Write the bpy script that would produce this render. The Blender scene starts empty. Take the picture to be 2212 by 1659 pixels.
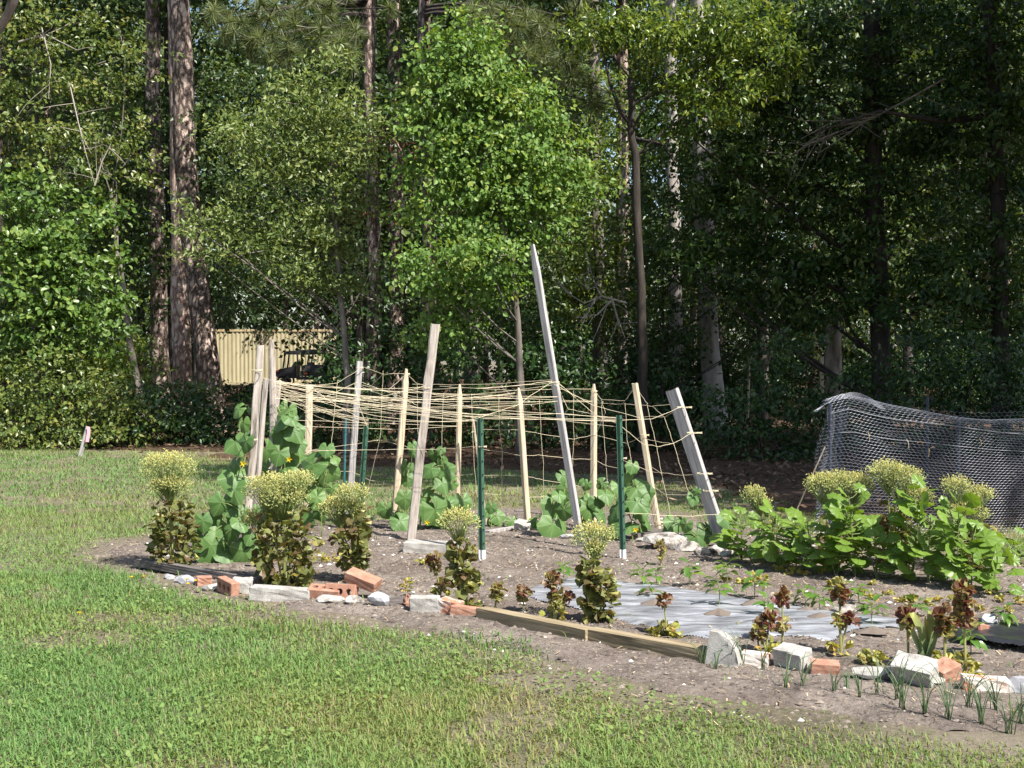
import bpy, bmesh, math
import numpy as np
from mathutils import Matrix, Vector, Euler

# ------------------------------------------------------------------ camera, light, exposure
SC = bpy.context.scene
CAM_H, FPX, HOR = 1.5, 2900.0, 770.0          # picture coordinates below: 2212 x 1659
PITCH = math.atan((829.5 - HOR) / FPX)
cam_d = bpy.data.cameras.new('camera'); cam = bpy.data.objects.new('camera', cam_d)
SC.collection.objects.link(cam); SC.camera = cam
cam.location = (0, 0, CAM_H); cam.rotation_euler = (math.pi/2 - PITCH, 0, 0)
cam_d.sensor_width = 36; cam_d.lens = 36*FPX/2212; cam_d.clip_end = 600; cam_d.clip_start = .1
SUN_AZ = math.atan2(.70, -.71); SUN_EL = math.radians(50)      # azimuth from +Y towards +X
W = bpy.data.worlds.new('World'); SC.world = W; W.use_nodes = True
nt = W.node_tree; bg = nt.nodes['Background']
sky = nt.nodes.new('ShaderNodeTexSky'); sky.sky_type = 'NISHITA'; sky.sun_disc = False
sky.sun_elevation = SUN_EL; sky.sun_rotation = SUN_AZ; sky.air_density = 1.0; sky.dust_density = 1.5
nt.links.new(sky.outputs[0], bg.inputs[0]); bg.inputs[1].default_value = 0.095
sl = bpy.data.lights.new('sun', 'SUN'); so = bpy.data.objects.new('sun', sl); SC.collection.objects.link(so)
sl.energy = 5.0; sl.angle = math.radians(.53); sl.color = (1, .955, .88)
sd = Vector((math.sin(SUN_AZ)*math.cos(SUN_EL), math.cos(SUN_AZ)*math.cos(SUN_EL), math.sin(SUN_EL)))
so.rotation_euler = sd.to_track_quat('Z', 'Y').to_euler(); so.location = sd*60
SC.view_settings.view_transform = 'Standard'; SC.view_settings.look = 'None'
SC.view_settings.exposure = 1.2; SC.view_settings.gamma = 1
SC.render.engine = 'CYCLES'
SC.cycles.max_bounces = 6; SC.cycles.diffuse_bounces = 3; SC.cycles.glossy_bounces = 2
SC.cycles.transmission_bounces = 4; SC.cycles.transparent_max_bounces = 6
SC.cycles.use_denoising = True
COL = SC.collection

# ------------------------------------------------------------------ helpers
cp, sp_ = math.cos(PITCH), math.sin(PITCH)
def ray(u, v):
    a, b = (u-1106)/FPX, -(v-829.5)/FPX
    return np.array([a, cp + b*sp_, -sp_ + b*cp])
def G(u, v, z=0.0):                     # point of the ground (height z) seen at a pixel
    d = ray(u, v); t = (z - CAM_H)/d[2]
    return np.array([d[0]*t, d[1]*t, z])
def P(u, v, Y):                         # point at distance Y seen at a pixel
    d = ray(u, v); t = Y/d[1]
    return np.array([d[0]*t, Y, CAM_H + d[2]*t])
def S(Y): return FPX/Y                  # pixels per metre at distance Y

def tag(o, label=None, cat=None, group=None, kind=None):
    if label: o['label'] = label
    if cat: o['category'] = cat
    if group: o['group'] = group
    if kind: o['kind'] = kind
    return o
def empty(name, loc, label=None, cat=None, group=None, rz=0):
    o = bpy.data.objects.new(name, None); COL.objects.link(o)
    o.location = tuple(loc); o.rotation_euler = (0, 0, rz); o.empty_display_size = .1
    return tag(o, label, cat, group)
def obj(name, me, parent=None, loc=(0, 0, 0), rot=None):
    o = bpy.data.objects.new(name, me); COL.objects.link(o)
    o.location = tuple(loc)
    if rot is not None: o.rotation_euler = rot
    if parent is not None: o.parent = parent
    return o
def copy_tree(o, parent=None):
    c = o.copy(); COL.objects.link(c)
    if parent is not None: c.parent = parent
    for ch in o.children: copy_tree(ch, c)
    return c

class MB:                               # collects vertices, faces and a tint per vertex
    def __init__(s): s.v = []; s.f = []; s.t = []; s.n = 0
    def add(s, v, f, tint=.5):
        v = np.asarray(v, float).reshape(-1, 3)
        if isinstance(f, np.ndarray): s.f.append(f + s.n)
        else:
            for k in (3, 4, 5, 6, 8, 12):
                q = [x for x in f if len(x) == k]
                if q: s.f.append(np.array(q) + s.n)
        s.v.append(v); s.t.append(np.broadcast_to(np.asarray(tint, float), (len(v),))); s.n += len(v)
        return s
    def mesh(s, name, mat, smooth=False):
        me = bpy.data.meshes.new(name)
        v = np.concatenate(s.v) if s.v else np.zeros((0, 3))
        me.vertices.add(len(v)); me.vertices.foreach_set('co', v.astype(np.float32).ravel())
        nl = sum(f.size for f in s.f); npl = sum(len(f) for f in s.f)
        me.loops.add(nl); me.polygons.add(npl)
        me.loops.foreach_set('vertex_index', np.concatenate([f.ravel() for f in s.f]).astype(np.int32))
        tot = np.concatenate([np.full(len(f), f.shape[1]) for f in s.f]).astype(np.int32)
        st = np.concatenate([[0], np.cumsum(tot)[:-1]]).astype(np.int32)
        me.polygons.foreach_set('loop_start', st); me.polygons.foreach_set('loop_total', tot)
        me.polygons.foreach_set('use_smooth', np.full(npl, smooth))
        a = me.attributes.new('tint', 'FLOAT', 'POINT')
        a.data.foreach_set('value', np.concatenate(s.t).astype(np.float32))
        me.update(calc_edges=True); me.materials.append(mat)
        return me

def nrm(a): return a/np.maximum(np.linalg.norm(a, axis=-1, keepdims=True), 1e-9)
def tube(mb, pts, rad, k=6, tint=.5, cap=True, wob=0, rng=None):
    pts = np.asarray(pts, float); n = len(pts); rad = np.broadcast_to(np.asarray(rad, float), (n,))
    tg = nrm(np.gradient(pts, axis=0))
    ref = np.array([1., 0, 0]) if abs(tg[0][0]) < .8 else np.array([0, 1., 0])
    V = []
    ang = np.arange(k)*2*math.pi/k
    for i in range(n):
        e1 = nrm(np.cross(tg[i], ref)); e2 = np.cross(tg[i], e1); ref = -np.cross(tg[i], e1) if False else ref
        r = rad[i]*(1 + (rng.uniform(-wob, wob, k) if wob else 0))
        V.append(pts[i] + (np.cos(ang)*r)[:, None]*e1 + (np.sin(ang)*r)[:, None]*e2)
    V = np.concatenate(V)
    i, j = np.meshgrid(np.arange(n-1), np.arange(k), indexing='ij')
    a = (i*k + j).ravel(); b = (i*k + (j+1) % k).ravel()
    F = np.stack([a, b, b+k, a+k], 1)
    base = mb.n
    mb.add(V, F, tint)
    if cap and k in (3, 4, 5, 6, 8, 12):
        mb.f.append(np.array([list(range(base+(n-1)*k, base+n*k))])); mb.f.append(np.array([list(range(base+k-1, base-1, -1))]))
def box(mb, x0, x1, y0, y1, z0, z1, tint=.5):
    v = [(x, y, z) for x in (x0, x1) for y in (y0, y1) for z in (z0, z1)]
    mb.add(v, [(0, 1, 3, 2), (4, 6, 7, 5), (0, 4, 5, 1), (2, 3, 7, 6), (0, 2, 6, 4), (1, 5, 7, 3)], tint)
def bez(p0, p1, p2, n=6):
    t = np.linspace(0, 1, n)[:, None]; p0, p1, p2 = map(lambda q: np.asarray(q, float), (p0, p1, p2))
    return (1-t)**2*p0 + 2*t*(1-t)*p1 + t*t*p2

# value noise (2-D, smooth) for ground patches
_ng = np.random.default_rng(5).random((256, 256))
def vnoise(x, y):
    x = np.asarray(x, float); y = np.asarray(y, float)
    xi = np.floor(x).astype(int); yi = np.floor(y).astype(int); fx = x-xi; fy = y-yi
    fx = fx*fx*(3-2*fx); fy = fy*fy*(3-2*fy); g = lambda a, b: _ng[a % 256, b % 256]
    return (g(xi, yi)*(1-fx)+g(xi+1, yi)*fx)*(1-fy) + (g(xi, yi+1)*(1-fx)+g(xi+1, yi+1)*fx)*fy
def fbm(x, y, o=4):
    s = 0; a = .5; t = 0
    for k in range(o): s = s + a*vnoise(x*2**k+17*k, y*2**k+9*k); t += a; a *= .5
    return s/t
def in_poly(x, y, poly):
    x = np.asarray(x); y = np.asarray(y); ins = np.zeros(x.shape, bool); n = len(poly)
    for i in range(n):
        x1, y1 = poly[i][:2]; x2, y2 = poly[(i+1) % n][:2]
        c = ((y1 > y) != (y2 > y)) & (x < (x2-x1)*(y-y1)/(y2-y1+1e-12)+x1)
        ins ^= c
    return ins
def dist_poly(x, y, poly):              # signed: positive inside
    x = np.asarray(x); y = np.asarray(y); d = np.full(x.shape, 1e9); n = len(poly)
    for i in range(n):
        x1, y1 = poly[i][:2]; x2, y2 = poly[(i+1) % n][:2]
        dx, dy = x2-x1, y2-y1; t = np.clip(((x-x1)*dx+(y-y1)*dy)/(dx*dx+dy*dy+1e-12), 0, 1)
        d = np.minimum(d, np.hypot(x-x1-t*dx, y-y1-t*dy))
    return np.where(in_poly(x, y, poly), d, -d)

# ------------------------------------------------------------------ materials
def new_mat(name):
    m = bpy.data.materials.new(name); m.use_nodes = True
    return m, m.node_tree, m.node_tree.nodes['Principled BSDF']
def ramp_node(nt, cols):
    r = nt.nodes.new('ShaderNodeValToRGB'); el = r.color_ramp.elements
    while len(el) < len(cols): el.new(.5)
    for i, c in enumerate(cols):
        p, c = c if isinstance(c[1], (tuple, list)) else (i/(len(cols)-1), c)
        el[i].position = p; el[i].color = (*c, 1)
    return r
def leaf_mat(name, cols, trans=.35, rough=.42, spec=.5, tcol=(1.25, 1.15, .45), vein=0, rnd=0):
    m, nt, b = new_mat(name); L = nt.links.new
    at = nt.nodes.new('ShaderNodeAttribute'); at.attribute_name = 'tint'
    r = ramp_node(nt, cols); fac = at.outputs['Fac']
    if rnd:
        oi = nt.nodes.new('ShaderNodeObjectInfo'); mm = nt.nodes.new('ShaderNodeMath'); mm.operation = 'MULTIPLY_ADD'
        mm.inputs[1].default_value = rnd; L(oi.outputs['Random'], mm.inputs[0])
        sb = nt.nodes.new('ShaderNodeMath'); sb.operation = 'SUBTRACT'; sb.inputs[1].default_value = rnd/2
        L(at.outputs['Fac'], sb.inputs[0]); L(sb.outputs[0], mm.inputs[2]); fac = mm.outputs[0]
    L(fac, r.inputs[0]); col = r.outputs[0]
    if vein:
        tc = nt.nodes.new('ShaderNodeTexCoord'); sx = nt.nodes.new('ShaderNodeSeparateXYZ'); L(tc.outputs['Object'], sx.inputs[0])
        at2 = nt.nodes.new('ShaderNodeMath'); at2.operation = 'ARCTAN2'; L(sx.outputs[1], at2.inputs[0]); L(sx.outputs[0], at2.inputs[1])
        mu = nt.nodes.new('ShaderNodeMath'); mu.operation = 'MULTIPLY'; mu.inputs[1].default_value = vein; L(at2.outputs[0], mu.inputs[0])
        co = nt.nodes.new('ShaderNodeMath'); co.operation = 'COSINE'; L(mu.outputs[0], co.inputs[0])
        rr = ramp_node(nt, [(0.965, (0, 0, 0)), (1.0, (.8, .8, .8))])
        mr = nt.nodes.new('ShaderNodeMapRange'); mr.inputs[1].default_value = -1; mr.inputs[2].default_value = 1; L(co.outputs[0], mr.inputs[0])
        L(mr.outputs[0], rr.inputs[0])
        mx = nt.nodes.new('ShaderNodeMix'); mx.data_type = 'RGBA'; L(rr.outputs[0], mx.inputs[0]); L(col, mx.inputs[6])
        br = nt.nodes.new('ShaderNodeMix'); br.data_type = 'RGBA'; br.inputs[0].default_value = .22; L(col, br.inputs[6]); br.inputs[7].default_value = (.5, .6, .3, 1)
        L(br.outputs[2], mx.inputs[7]); col = mx.outputs[2]
        bp = nt.nodes.new('ShaderNodeBump'); bp.inputs['Strength'].default_value = .2; bp.inputs['Distance'].default_value = .01
        L(mr.outputs[0], bp.inputs['Height']); L(bp.outputs[0], b.inputs['Normal'])
    L(col, b.inputs['Base Color']); b.inputs['Roughness'].default_value = rough
    b.inputs['Specular IOR Level'].default_value = spec
    tr = nt.nodes.new('ShaderNodeBsdfTranslucent')
    vm = nt.nodes.new('ShaderNodeVectorMath'); vm.operation = 'MULTIPLY'; vm.inputs[1].default_value = tcol
    L(col, vm.inputs[0]); L(vm.outputs[0], tr.inputs[0])
    mx = nt.nodes.new('ShaderNodeMixShader'); mx.inputs[0].default_value = trans
    L(b.outputs[0], mx.inputs[1]); L(tr.outputs[0], mx.inputs[2]); L(mx.outputs[0], nt.nodes['Material Output'].inputs[0])
    return m
def noise_mat(name, cols, scale=8, stretch=(1, 1, 1), rough=.85, bump=.4, dist=.01, detail=6, spec=.3, rnd=0, metal=0, kind='noise', fine=None):
    m, nt, b = new_mat(name); L = nt.links.new
    tc = nt.nodes.new('ShaderNodeTexCoord'); mp = nt.nodes.new('ShaderNodeMapping'); mp.inputs['Scale'].default_value = stretch
    L(tc.outputs['Object'], mp.inputs[0])
    vec = mp.outputs[0]
    if rnd:
        oi = nt.nodes.new('ShaderNodeObjectInfo'); ad = nt.nodes.new('ShaderNodeVectorMath'); ad.operation = 'ADD'
        cb = nt.nodes.new('ShaderNodeMath'); cb.operation = 'MULTIPLY'; cb.inputs[1].default_value = 37; L(oi.outputs['Random'], cb.inputs[0])
        L(vec, ad.inputs[0]); L(cb.outputs[0], ad.inputs[1]); vec = ad.outputs[0]
    nz = nt.nodes.new('ShaderNodeTexNoise'); nz.inputs['Scale'].default_value = scale; nz.inputs['Detail'].default_value = detail
    nz.inputs['Roughness'].default_value = .65; L(vec, nz.inputs['Vector']); fac = nz.outputs[0]
    if kind == 'plate':                 # bark plates
        vo = nt.nodes.new('ShaderNodeTexVoronoi'); vo.feature = 'DISTANCE_TO_EDGE'; vo.inputs['Scale'].default_value = scale*.8
        ad = nt.nodes.new('ShaderNodeVectorMath'); ad.operation = 'MULTIPLY_ADD'; ad.inputs[1].default_value = (.25, .25, .25)
        L(nz.outputs['Color'], ad.inputs[0]); L(vec, ad.inputs[2]); L(ad.outputs[0], vo.inputs['Vector'])
        mr = nt.nodes.new('ShaderNodeMapRange'); mr.inputs[2].default_value = .25; L(vo.outputs[0], mr.inputs[0])
        mm = nt.nodes.new('ShaderNodeMath'); mm.operation = 'MULTIPLY'; L(mr.outputs[0], mm.inputs[0])
        a2 = nt.nodes.new('ShaderNodeMath'); a2.operation = 'ADD'; a2.inputs[1].default_value = .35; L(nz.outputs[0], a2.inputs[0]); L(a2.outputs[0], mm.inputs[1])
        fac = mm.outputs[0]
    r = ramp_node(nt, cols); L(fac, r.inputs[0]); col = r.outputs[0]
    if fine:
        n2 = nt.nodes.new('ShaderNodeTexNoise'); n2.inputs['Scale'].default_value = fine[0]; n2.inputs['Detail'].default_value = 2; L(tc.outputs['Object'], n2.inputs['Vector'])
        r2 = ramp_node(nt, [(.35, (fine[1],)*3), (.7, (fine[2],)*3)]); L(n2.outputs[0], r2.inputs[0])
        mx = nt.nodes.new('ShaderNodeMix'); mx.data_type = 'RGBA'; mx.blend_type = 'MULTIPLY'; mx.inputs[0].default_value = 1
        L(col, mx.inputs[6]); L(r2.outputs[0], mx.inputs[7]); col = mx.outputs[2]
    L(col, b.inputs['Base Color'])
    b.inputs['Roughness'].default_value = rough; b.inputs['Specular IOR Level'].default_value = spec; b.inputs['Metallic'].default_value = metal
    if bump:
        bp = nt.nodes.new('ShaderNodeBump'); bp.inputs['Strength'].default_value = bump; bp.inputs['Distance'].default_value = dist
        L(fac, bp.inputs['Height']); L(bp.outputs[0], b.inputs['Normal'])
    return m

M = {}
M['tallow'] = leaf_mat('tallow_leaf', [(.07, .14, .026), (.125, .225, .045), (.17, .275, .062), (.27, .33, .075)], .42, .48, .35)
M['myrtle'] = leaf_mat('myrtle_leaf', [(.065, .105, .026), (.13, .19, .05), (.19, .25, .075), (.27, .31, .115)], .4, .4, .5)
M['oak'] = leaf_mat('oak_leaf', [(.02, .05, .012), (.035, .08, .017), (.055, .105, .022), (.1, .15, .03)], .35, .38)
M['bay'] = leaf_mat('bay_leaf', [(.05, .095, .015), (.09, .15, .022), (.14, .2, .032), (.25, .3, .05)], .42, .35, .6)
M['wood_leaf'] = leaf_mat('woodland_leaf', [(.022, .05, .014), (.045, .085, .02), (.075, .12, .03), (.13, .16, .04)], .35, .45, rnd=.35)
M['vine'] = leaf_mat('vine_leaf', [(.04, .09, .018), (.085, .16, .028), (.13, .215, .045), (.2, .27, .065)], .38, .38)
M['shrub'] = leaf_mat('shrub_leaf', [(.045, .08, .018), (.095, .145, .03), (.14, .185, .038), (.22, .22, .055)], .38, .4)
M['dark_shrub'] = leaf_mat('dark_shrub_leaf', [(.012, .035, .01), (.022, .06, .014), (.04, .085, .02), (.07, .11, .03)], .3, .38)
M['needle'] = leaf_mat('pine_needle', [(.05, .085, .028), (.1, .14, .045), (.16, .19, .07), (.23, .24, .1)], .3, .45)
M['red_leaf'] = leaf_mat('dead_red_leaf', [(.09, .025, .012), (.16, .05, .025), (.2, .09, .05)], .3, .6)
M['cuke'] = leaf_mat('cucumber_leaf', [(.055, .12, .035), (.08, .16, .045), (.105, .195, .055), (.15, .24, .06)], .3, .5, .35, vein=5, rnd=.5)
M['mallow'] = leaf_mat('mallow_leaf', [(.08, .155, .02), (.12, .21, .028), (.155, .255, .038), (.21, .31, .055)], .42, .4, .45, vein=7, rnd=.5)
M['pepper'] = leaf_mat('pepper_leaf', [(.05, .12, .02), (.075, .16, .026), (.11, .2, .03), (.24, .3, .04)], .35, .33, .6, rnd=.5)
M['lettuce'] = leaf_mat('lettuce_leaf', [(.13, .085, .038), (.115, .13, .036), (.2, .22, .068), (.45, .4, .15)], .4, .5)
M['red_lettuce'] = leaf_mat('red_lettuce_leaf', [(.12, .035, .032), (.18, .085, .05), (.22, .17, .065), (.3, .3, .1)], .38, .45)
M['yellow_lettuce'] = leaf_mat('yellow_lettuce_leaf', [(.16, .18, .03), (.28, .28, .05), (.38, .34, .07), (.4, .26, .1)], .35, .5)
M['bud'] = leaf_mat('seed_head_bud', [(.2, .26, .075), (.34, .39, .14), (.48, .5, .2), (.58, .52, .17)], .35, .6)
M['stem'] = leaf_mat('green_stem', [(.1, .14, .035), (.16, .2, .06), (.26, .26, .1)], .1, .5)
M['onion'] = leaf_mat('onion_leaf', [(.07, .13, .055), (.1, .17, .075), (.15, .22, .09)], .25, .35)
M['leek'] = leaf_mat('leek_leaf', [(.1, .17, .09), (.2, .24, .09), (.42, .4, .1)], .3, .4)
M['grass'] = leaf_mat('grass_blade', [(0, (.3, .24, .13)), (.1, (.25, .235, .09)), (.22, (.2, .24, .072)), (.55, (.155, .25, .07)), (.8, (.105, .21, .062)), (1, (.18, .28, .085))], .35, .55, .25)
M['twine'] = noise_mat('sisal_twine', [(.5, .42, .28), (.68, .6, .43)], 60, rough=.9, bump=0)
M['wood_grey'] = noise_mat('weathered_board', [(.3, (.13, .12, .115)), (.5, (.3, .285, .275)), (.75, (.45, .43, .41))], 14, (3, 3, .22), .85, .25, .003, rnd=1)
M['wood_rough'] = noise_mat('split_post', [(.3, (.1, .08, .068)), (.48, (.31, .27, .235)), (.75, (.5, .45, .4))], 16, (2, 2, .25), .9, .9, .008, rnd=1)
M['wood_tan'] = noise_mat('tan_stake', [(.3, (.3, .235, .16)), (.55, (.47, .39, .28)), (.8, (.6, .53, .42))], 16, (3, 3, .2), .85, .4, .003, rnd=1)
M['timber'] = noise_mat('landscape_timber', [(.3, (.11, .085, .05)), (.5, (.24, .19, .115)), (.75, (.34, .28, .185))], 12, (.25, 3, 3), .85, .6, .006, rnd=1)
M['old_timber'] = noise_mat('old_timber', [(.3, (.045, .038, .034)), (.55, (.13, .115, .105)), (.8, (.26, .24, .22))], 14, (.25, 3, 3), .9, .8, .008, rnd=1)
M['brick'] = noise_mat('red_brick', [(.3, (.25, .12, .08)), (.55, (.36, .19, .13)), (.75, (.44, .27, .2))], 18, rough=.9, bump=.5, dist=.004, rnd=1, fine=(220, .75, 1.1))
M['brick_white'] = noise_mat('mortared_brick', [(.42, (.36, .15, .09)), (.52, (.5, .45, .4)), (.8, (.62, .6, .56))], 9, rough=.9, bump=.5, dist=.006, rnd=1)
M['concrete'] = noise_mat('concrete', [(.3, (.22, .205, .185)), (.55, (.38, .365, .335)), (.8, (.48, .465, .435))], 10, rough=.92, bump=.5, dist=.006, rnd=1, fine=(150, .72, 1.1))
M['stone'] = noise_mat('grey_stone', [(.3, (.16, .16, .17)), (.55, (.32, .32, .34)), (.8, (.5, .5, .5))], 14, rough=.9, bump=.6, dist=.008, rnd=1)
M['rubble'] = noise_mat('rough_rubble', [(.35, (.07, .065, .06)), (.5, (.3, .27, .24)), (.75, (.52, .5, .46))], 16, rough=.95, bump=1, dist=.02, rnd=1)
M['green_paint'] = noise_mat('green_painted_steel', [(.3, (.02, .065, .04)), (.7, (.035, .095, .06))], 20, rough=.42, bump=.15, dist=.002, spec=.5)
M['teal_paint'] = noise_mat('teal_coated_rod', [(.3, (.02, .09, .1)), (.7, (.04, .14, .15))], 20, rough=.5, bump=.1, dist=.002)
M['white_paint'] = noise_mat('white_paint', [(.7, .7, .68), (.8, .8, .78)], 20, rough=.6, bump=0)
M['wire'] = noise_mat('galvanised_wire', [(.16, .17, .2), (.28, .29, .32)], 30, rough=.45, bump=0, metal=.4)
M['dark_post'] = noise_mat('dark_steel', [(.02, .025, .04), (.045, .05, .07)], 20, rough=.55, bump=.1, dist=.002)
M['pink'] = noise_mat('pink_ribbon', [(.8, .25, .33), (.85, .4, .42)], 20, rough=.5, bump=0)
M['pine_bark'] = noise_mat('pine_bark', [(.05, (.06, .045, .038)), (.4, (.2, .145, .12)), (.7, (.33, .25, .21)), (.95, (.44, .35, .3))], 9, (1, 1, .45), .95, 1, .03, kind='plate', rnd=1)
M['lit_red_bark'] = noise_mat('lit_reddish_pine_bark', [(.05, (.18, .12, .1)), (.4, (.38, .27, .225)), (.7, (.5, .38, .32)), (.95, (.58, .48, .42))], 9, (1, 1, .45), .95, .8, .02, kind='plate', rnd=1)  # reddish bark, with sunlight on this trunk put into its lighter colours
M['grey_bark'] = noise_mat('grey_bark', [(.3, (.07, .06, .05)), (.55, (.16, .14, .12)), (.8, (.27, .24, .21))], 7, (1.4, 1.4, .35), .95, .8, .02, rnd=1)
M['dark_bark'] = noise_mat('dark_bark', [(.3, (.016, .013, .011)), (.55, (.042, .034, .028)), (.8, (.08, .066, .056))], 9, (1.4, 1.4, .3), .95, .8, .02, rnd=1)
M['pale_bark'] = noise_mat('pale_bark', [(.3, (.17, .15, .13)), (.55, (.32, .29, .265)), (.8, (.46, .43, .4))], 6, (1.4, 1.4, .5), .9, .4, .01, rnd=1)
M['snag'] = noise_mat('dead_snag', [(.3, (.06, .042, .032)), (.5, (.24, .19, .15)), (.75, (.42, .37, .32))], 6, (1.6, 1.6, .3), .95, 1, .04)
M['twig'] = noise_mat('bare_twig', [(.2, .17, .14), (.4, .36, .31)], 20, rough=.9, bump=0)
M['litter'] = leaf_mat('leaf_litter', [(.045, .024, .014), (.085, .046, .028), (.14, .08, .048), (.22, .15, .095)], .1, .8)
M['pebble'] = leaf_mat('pebble', [(.3, .27, .23), (.55, .52, .47), (.75, .73, .7)], 0, .8)
M['clod'] = leaf_mat('soil_clod', [(.05, .038, .03), (.12, .095, .077), (.21, .175, .145)], 0, .95)
M['straw'] = leaf_mat('straw', [(.3, .2, .1), (.45, .34, .2), (.55, .45, .3)], .1, .7)
M['black_plastic'] = noise_mat('black_plastic', [(.012, .012, .014), (.03, .03, .034)], 6, rough=.28, bump=.5, dist=.02, spec=.5)
M['silver_plastic'] = noise_mat('dusty_plastic', [(.36, (.09, .092, .1)), (.46, (.165, .17, .185)), (.54, (.235, .243, .265)), (.66, (.37, .38, .41))], 3.5, (.8, 4, 1), .4, .6, .008, spec=.6, detail=9)
M['container'] = noise_mat('cream_painted_steel', [(.3, (.27, .235, .14)), (.6, (.37, .325, .2)), (.8, (.42, .375, .245))], 1.5, (1, 1, .3), .55, .1, .01, spec=.4)
M['rust'] = noise_mat('rusty_rail', [(.35, (.22, .13, .07)), (.55, (.42, .35, .2)), (.8, (.5, .44, .28))], 5, rough=.8, bump=.2)
M['black_body'] = noise_mat('black_bodywork', [(.012, .012, .014), (.03, .03, .035)], 5, rough=.35, bump=0, spec=.5)
M['grey_body'] = noise_mat('dark_grey_plastic', [(.03, .03, .033), (.06, .06, .065)], 5, rough=.55, bump=0)
M['tyre'] = noise_mat('tyre_rubber', [(.015, .015, .015), (.03, .03, .03)], 20, rough=.9, bump=.3)
M['red_lamp'] = noise_mat('red_reflector', [(.45, .06, .02), (.6, .12, .05)], 20, rough=.3, bump=0)
M['yellow_petal'] = leaf_mat('yellow_petal', [(.65, .45, .02), (.8, .6, .03)], .3, .5)

# ------------------------------------------------------------------ ground
garden_px = [(218,1195),(250,1215),(300,1232),(420,1266),(560,1296),(640,1318),(760,1340),(880,1362),(980,1378),(1040,1396),(1150,1420),
 (1260,1445),(1400,1478),(1520,1506),(1650,1528),(1800,1546),(1960,1562),(2212,1578),(2600,1610),(2750,1290),(2212,1222),(2080,1215),(1900,1185),(1750,1165),(1600,1140),
 (1500,1125),(1400,1112),(1250,1104),(1100,1100),(950,1106),(840,1118),(780,1138),(700,1140),(600,1145),(480,1150),(380,1160),(300,1172)]
GARDEN = [G(*p)[:2] for p in garden_px]
wood_px = [(-900,955),(0,966),(300,974),(480,982),(650,1000),(900,1008),(1200,1018),(1500,1040),(1600,1075),(1750,1112),(1900,1130),(2212,1140),(2900,1150)]
WOODS = [G(*p)[:2] for p in wood_px] + [np.array([60, 14.]), np.array([70, 160.]), np.array([-70, 160.]), np.array([-40, 24.])]

def ground_mat(name, cols, scale, fine, c2, c2amt, bump=.6, dist=.02):
    m, nt, b = new_mat(name); L = nt.links.new
    tc = nt.nodes.new('ShaderNodeTexCoord')
    n1 = nt.nodes.new('ShaderNodeTexNoise'); n1.inputs['Scale'].default_value = scale; n1.inputs['Detail'].default_value = 8; n1.inputs['Roughness'].default_value = .7
    n2 = nt.nodes.new('ShaderNodeTexNoise'); n2.inputs['Scale'].default_value = fine; n2.inputs['Detail'].default_value = 6; n2.inputs['Roughness'].default_value = .75
    n3 = nt.nodes.new('ShaderNodeTexNoise'); n3.inputs['Scale'].default_value = scale*.45; n3.inputs['Detail'].default_value = 5
    for n in (n1, n2, n3): L(tc.outputs['Object'], n.inputs['Vector'])
    ad = nt.nodes.new('ShaderNodeMath'); ad.operation = 'ADD'; L(n1.outputs[0], ad.inputs[0]); L(n2.outputs[0], ad.inputs[1])
    hf = nt.nodes.new('ShaderNodeMath'); hf.operation = 'MULTIPLY'; hf.inputs[1].default_value = .5; L(ad.outputs[0], hf.inputs[0])
    r = ramp_node(nt, cols); L(hf.outputs[0], r.inputs[0])
    r3 = ramp_node(nt, [(.5, (0, 0, 0)), (.64, (c2amt,)*3)]); L(n3.outputs[0], r3.inputs[0])
    mx = nt.nodes.new('ShaderNodeMix'); mx.data_type = 'RGBA'; L(r3.outputs[0], mx.inputs[0]); L(r.outputs[0], mx.inputs[6]); mx.inputs[7].default_value = (*c2, 1)
    L(mx.outputs[2], b.inputs['Base Color']); b.inputs['Roughness'].default_value = .95; b.inputs['Specular IOR Level'].default_value = .15
    bp = nt.nodes.new('ShaderNodeBump'); bp.inputs['Strength'].default_value = bump; bp.inputs['Distance'].default_value = dist
    L(hf.outputs[0], bp.inputs['Height']); L(bp.outputs[0], b.inputs['Normal'])
    return m
M['lawn'] = ground_mat('lawn_ground', [(.35, (.06, .052, .034)), (.5, (.13, .115, .075)), (.65, (.22, .185, .14))], 1.4, 30, (.18, .15, .118), .9, 1, .03)
M['soil'] = ground_mat('garden_soil', [(.36, (.05, .041, .035)), (.45, (.135, .111, .094)), (.54, (.205, .172, .146)), (.66, (.29, .25, .215))], 2.2, 26, (.105, .08, .064), .6, 1, .045)
M['floor'] = ground_mat('forest_floor', [(.35, (.035, .022, .014)), (.5, (.085, .052, .034)), (.65, (.16, .105, .07))], 1.2, 25, (.06, .045, .025), .7, .9, .05)

mb = MB()
xs = np.array([-300, -60, -20, -10, -5, 0, 5, 10, 20, 60, 300.]); ys = np.array([-40, 0, 5, 10, 15, 22, 40, 90, 400.])
gx, gy = np.meshgrid(xs, ys, indexing='ij'); nx, ny = gx.shape
i, j = np.meshgrid(np.arange(nx-1), np.arange(ny-1), indexing='ij'); a = (i*ny+j).ravel()
mb.add(np.stack([gx, gy, 0*gx], -1), np.stack([a, a+ny, a+ny+1, a+1], 1))
tag(obj('lawn', mb.mesh('lawn', M['lawn'])), 'mown lawn around the vegetable garden', kind='structure')

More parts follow.
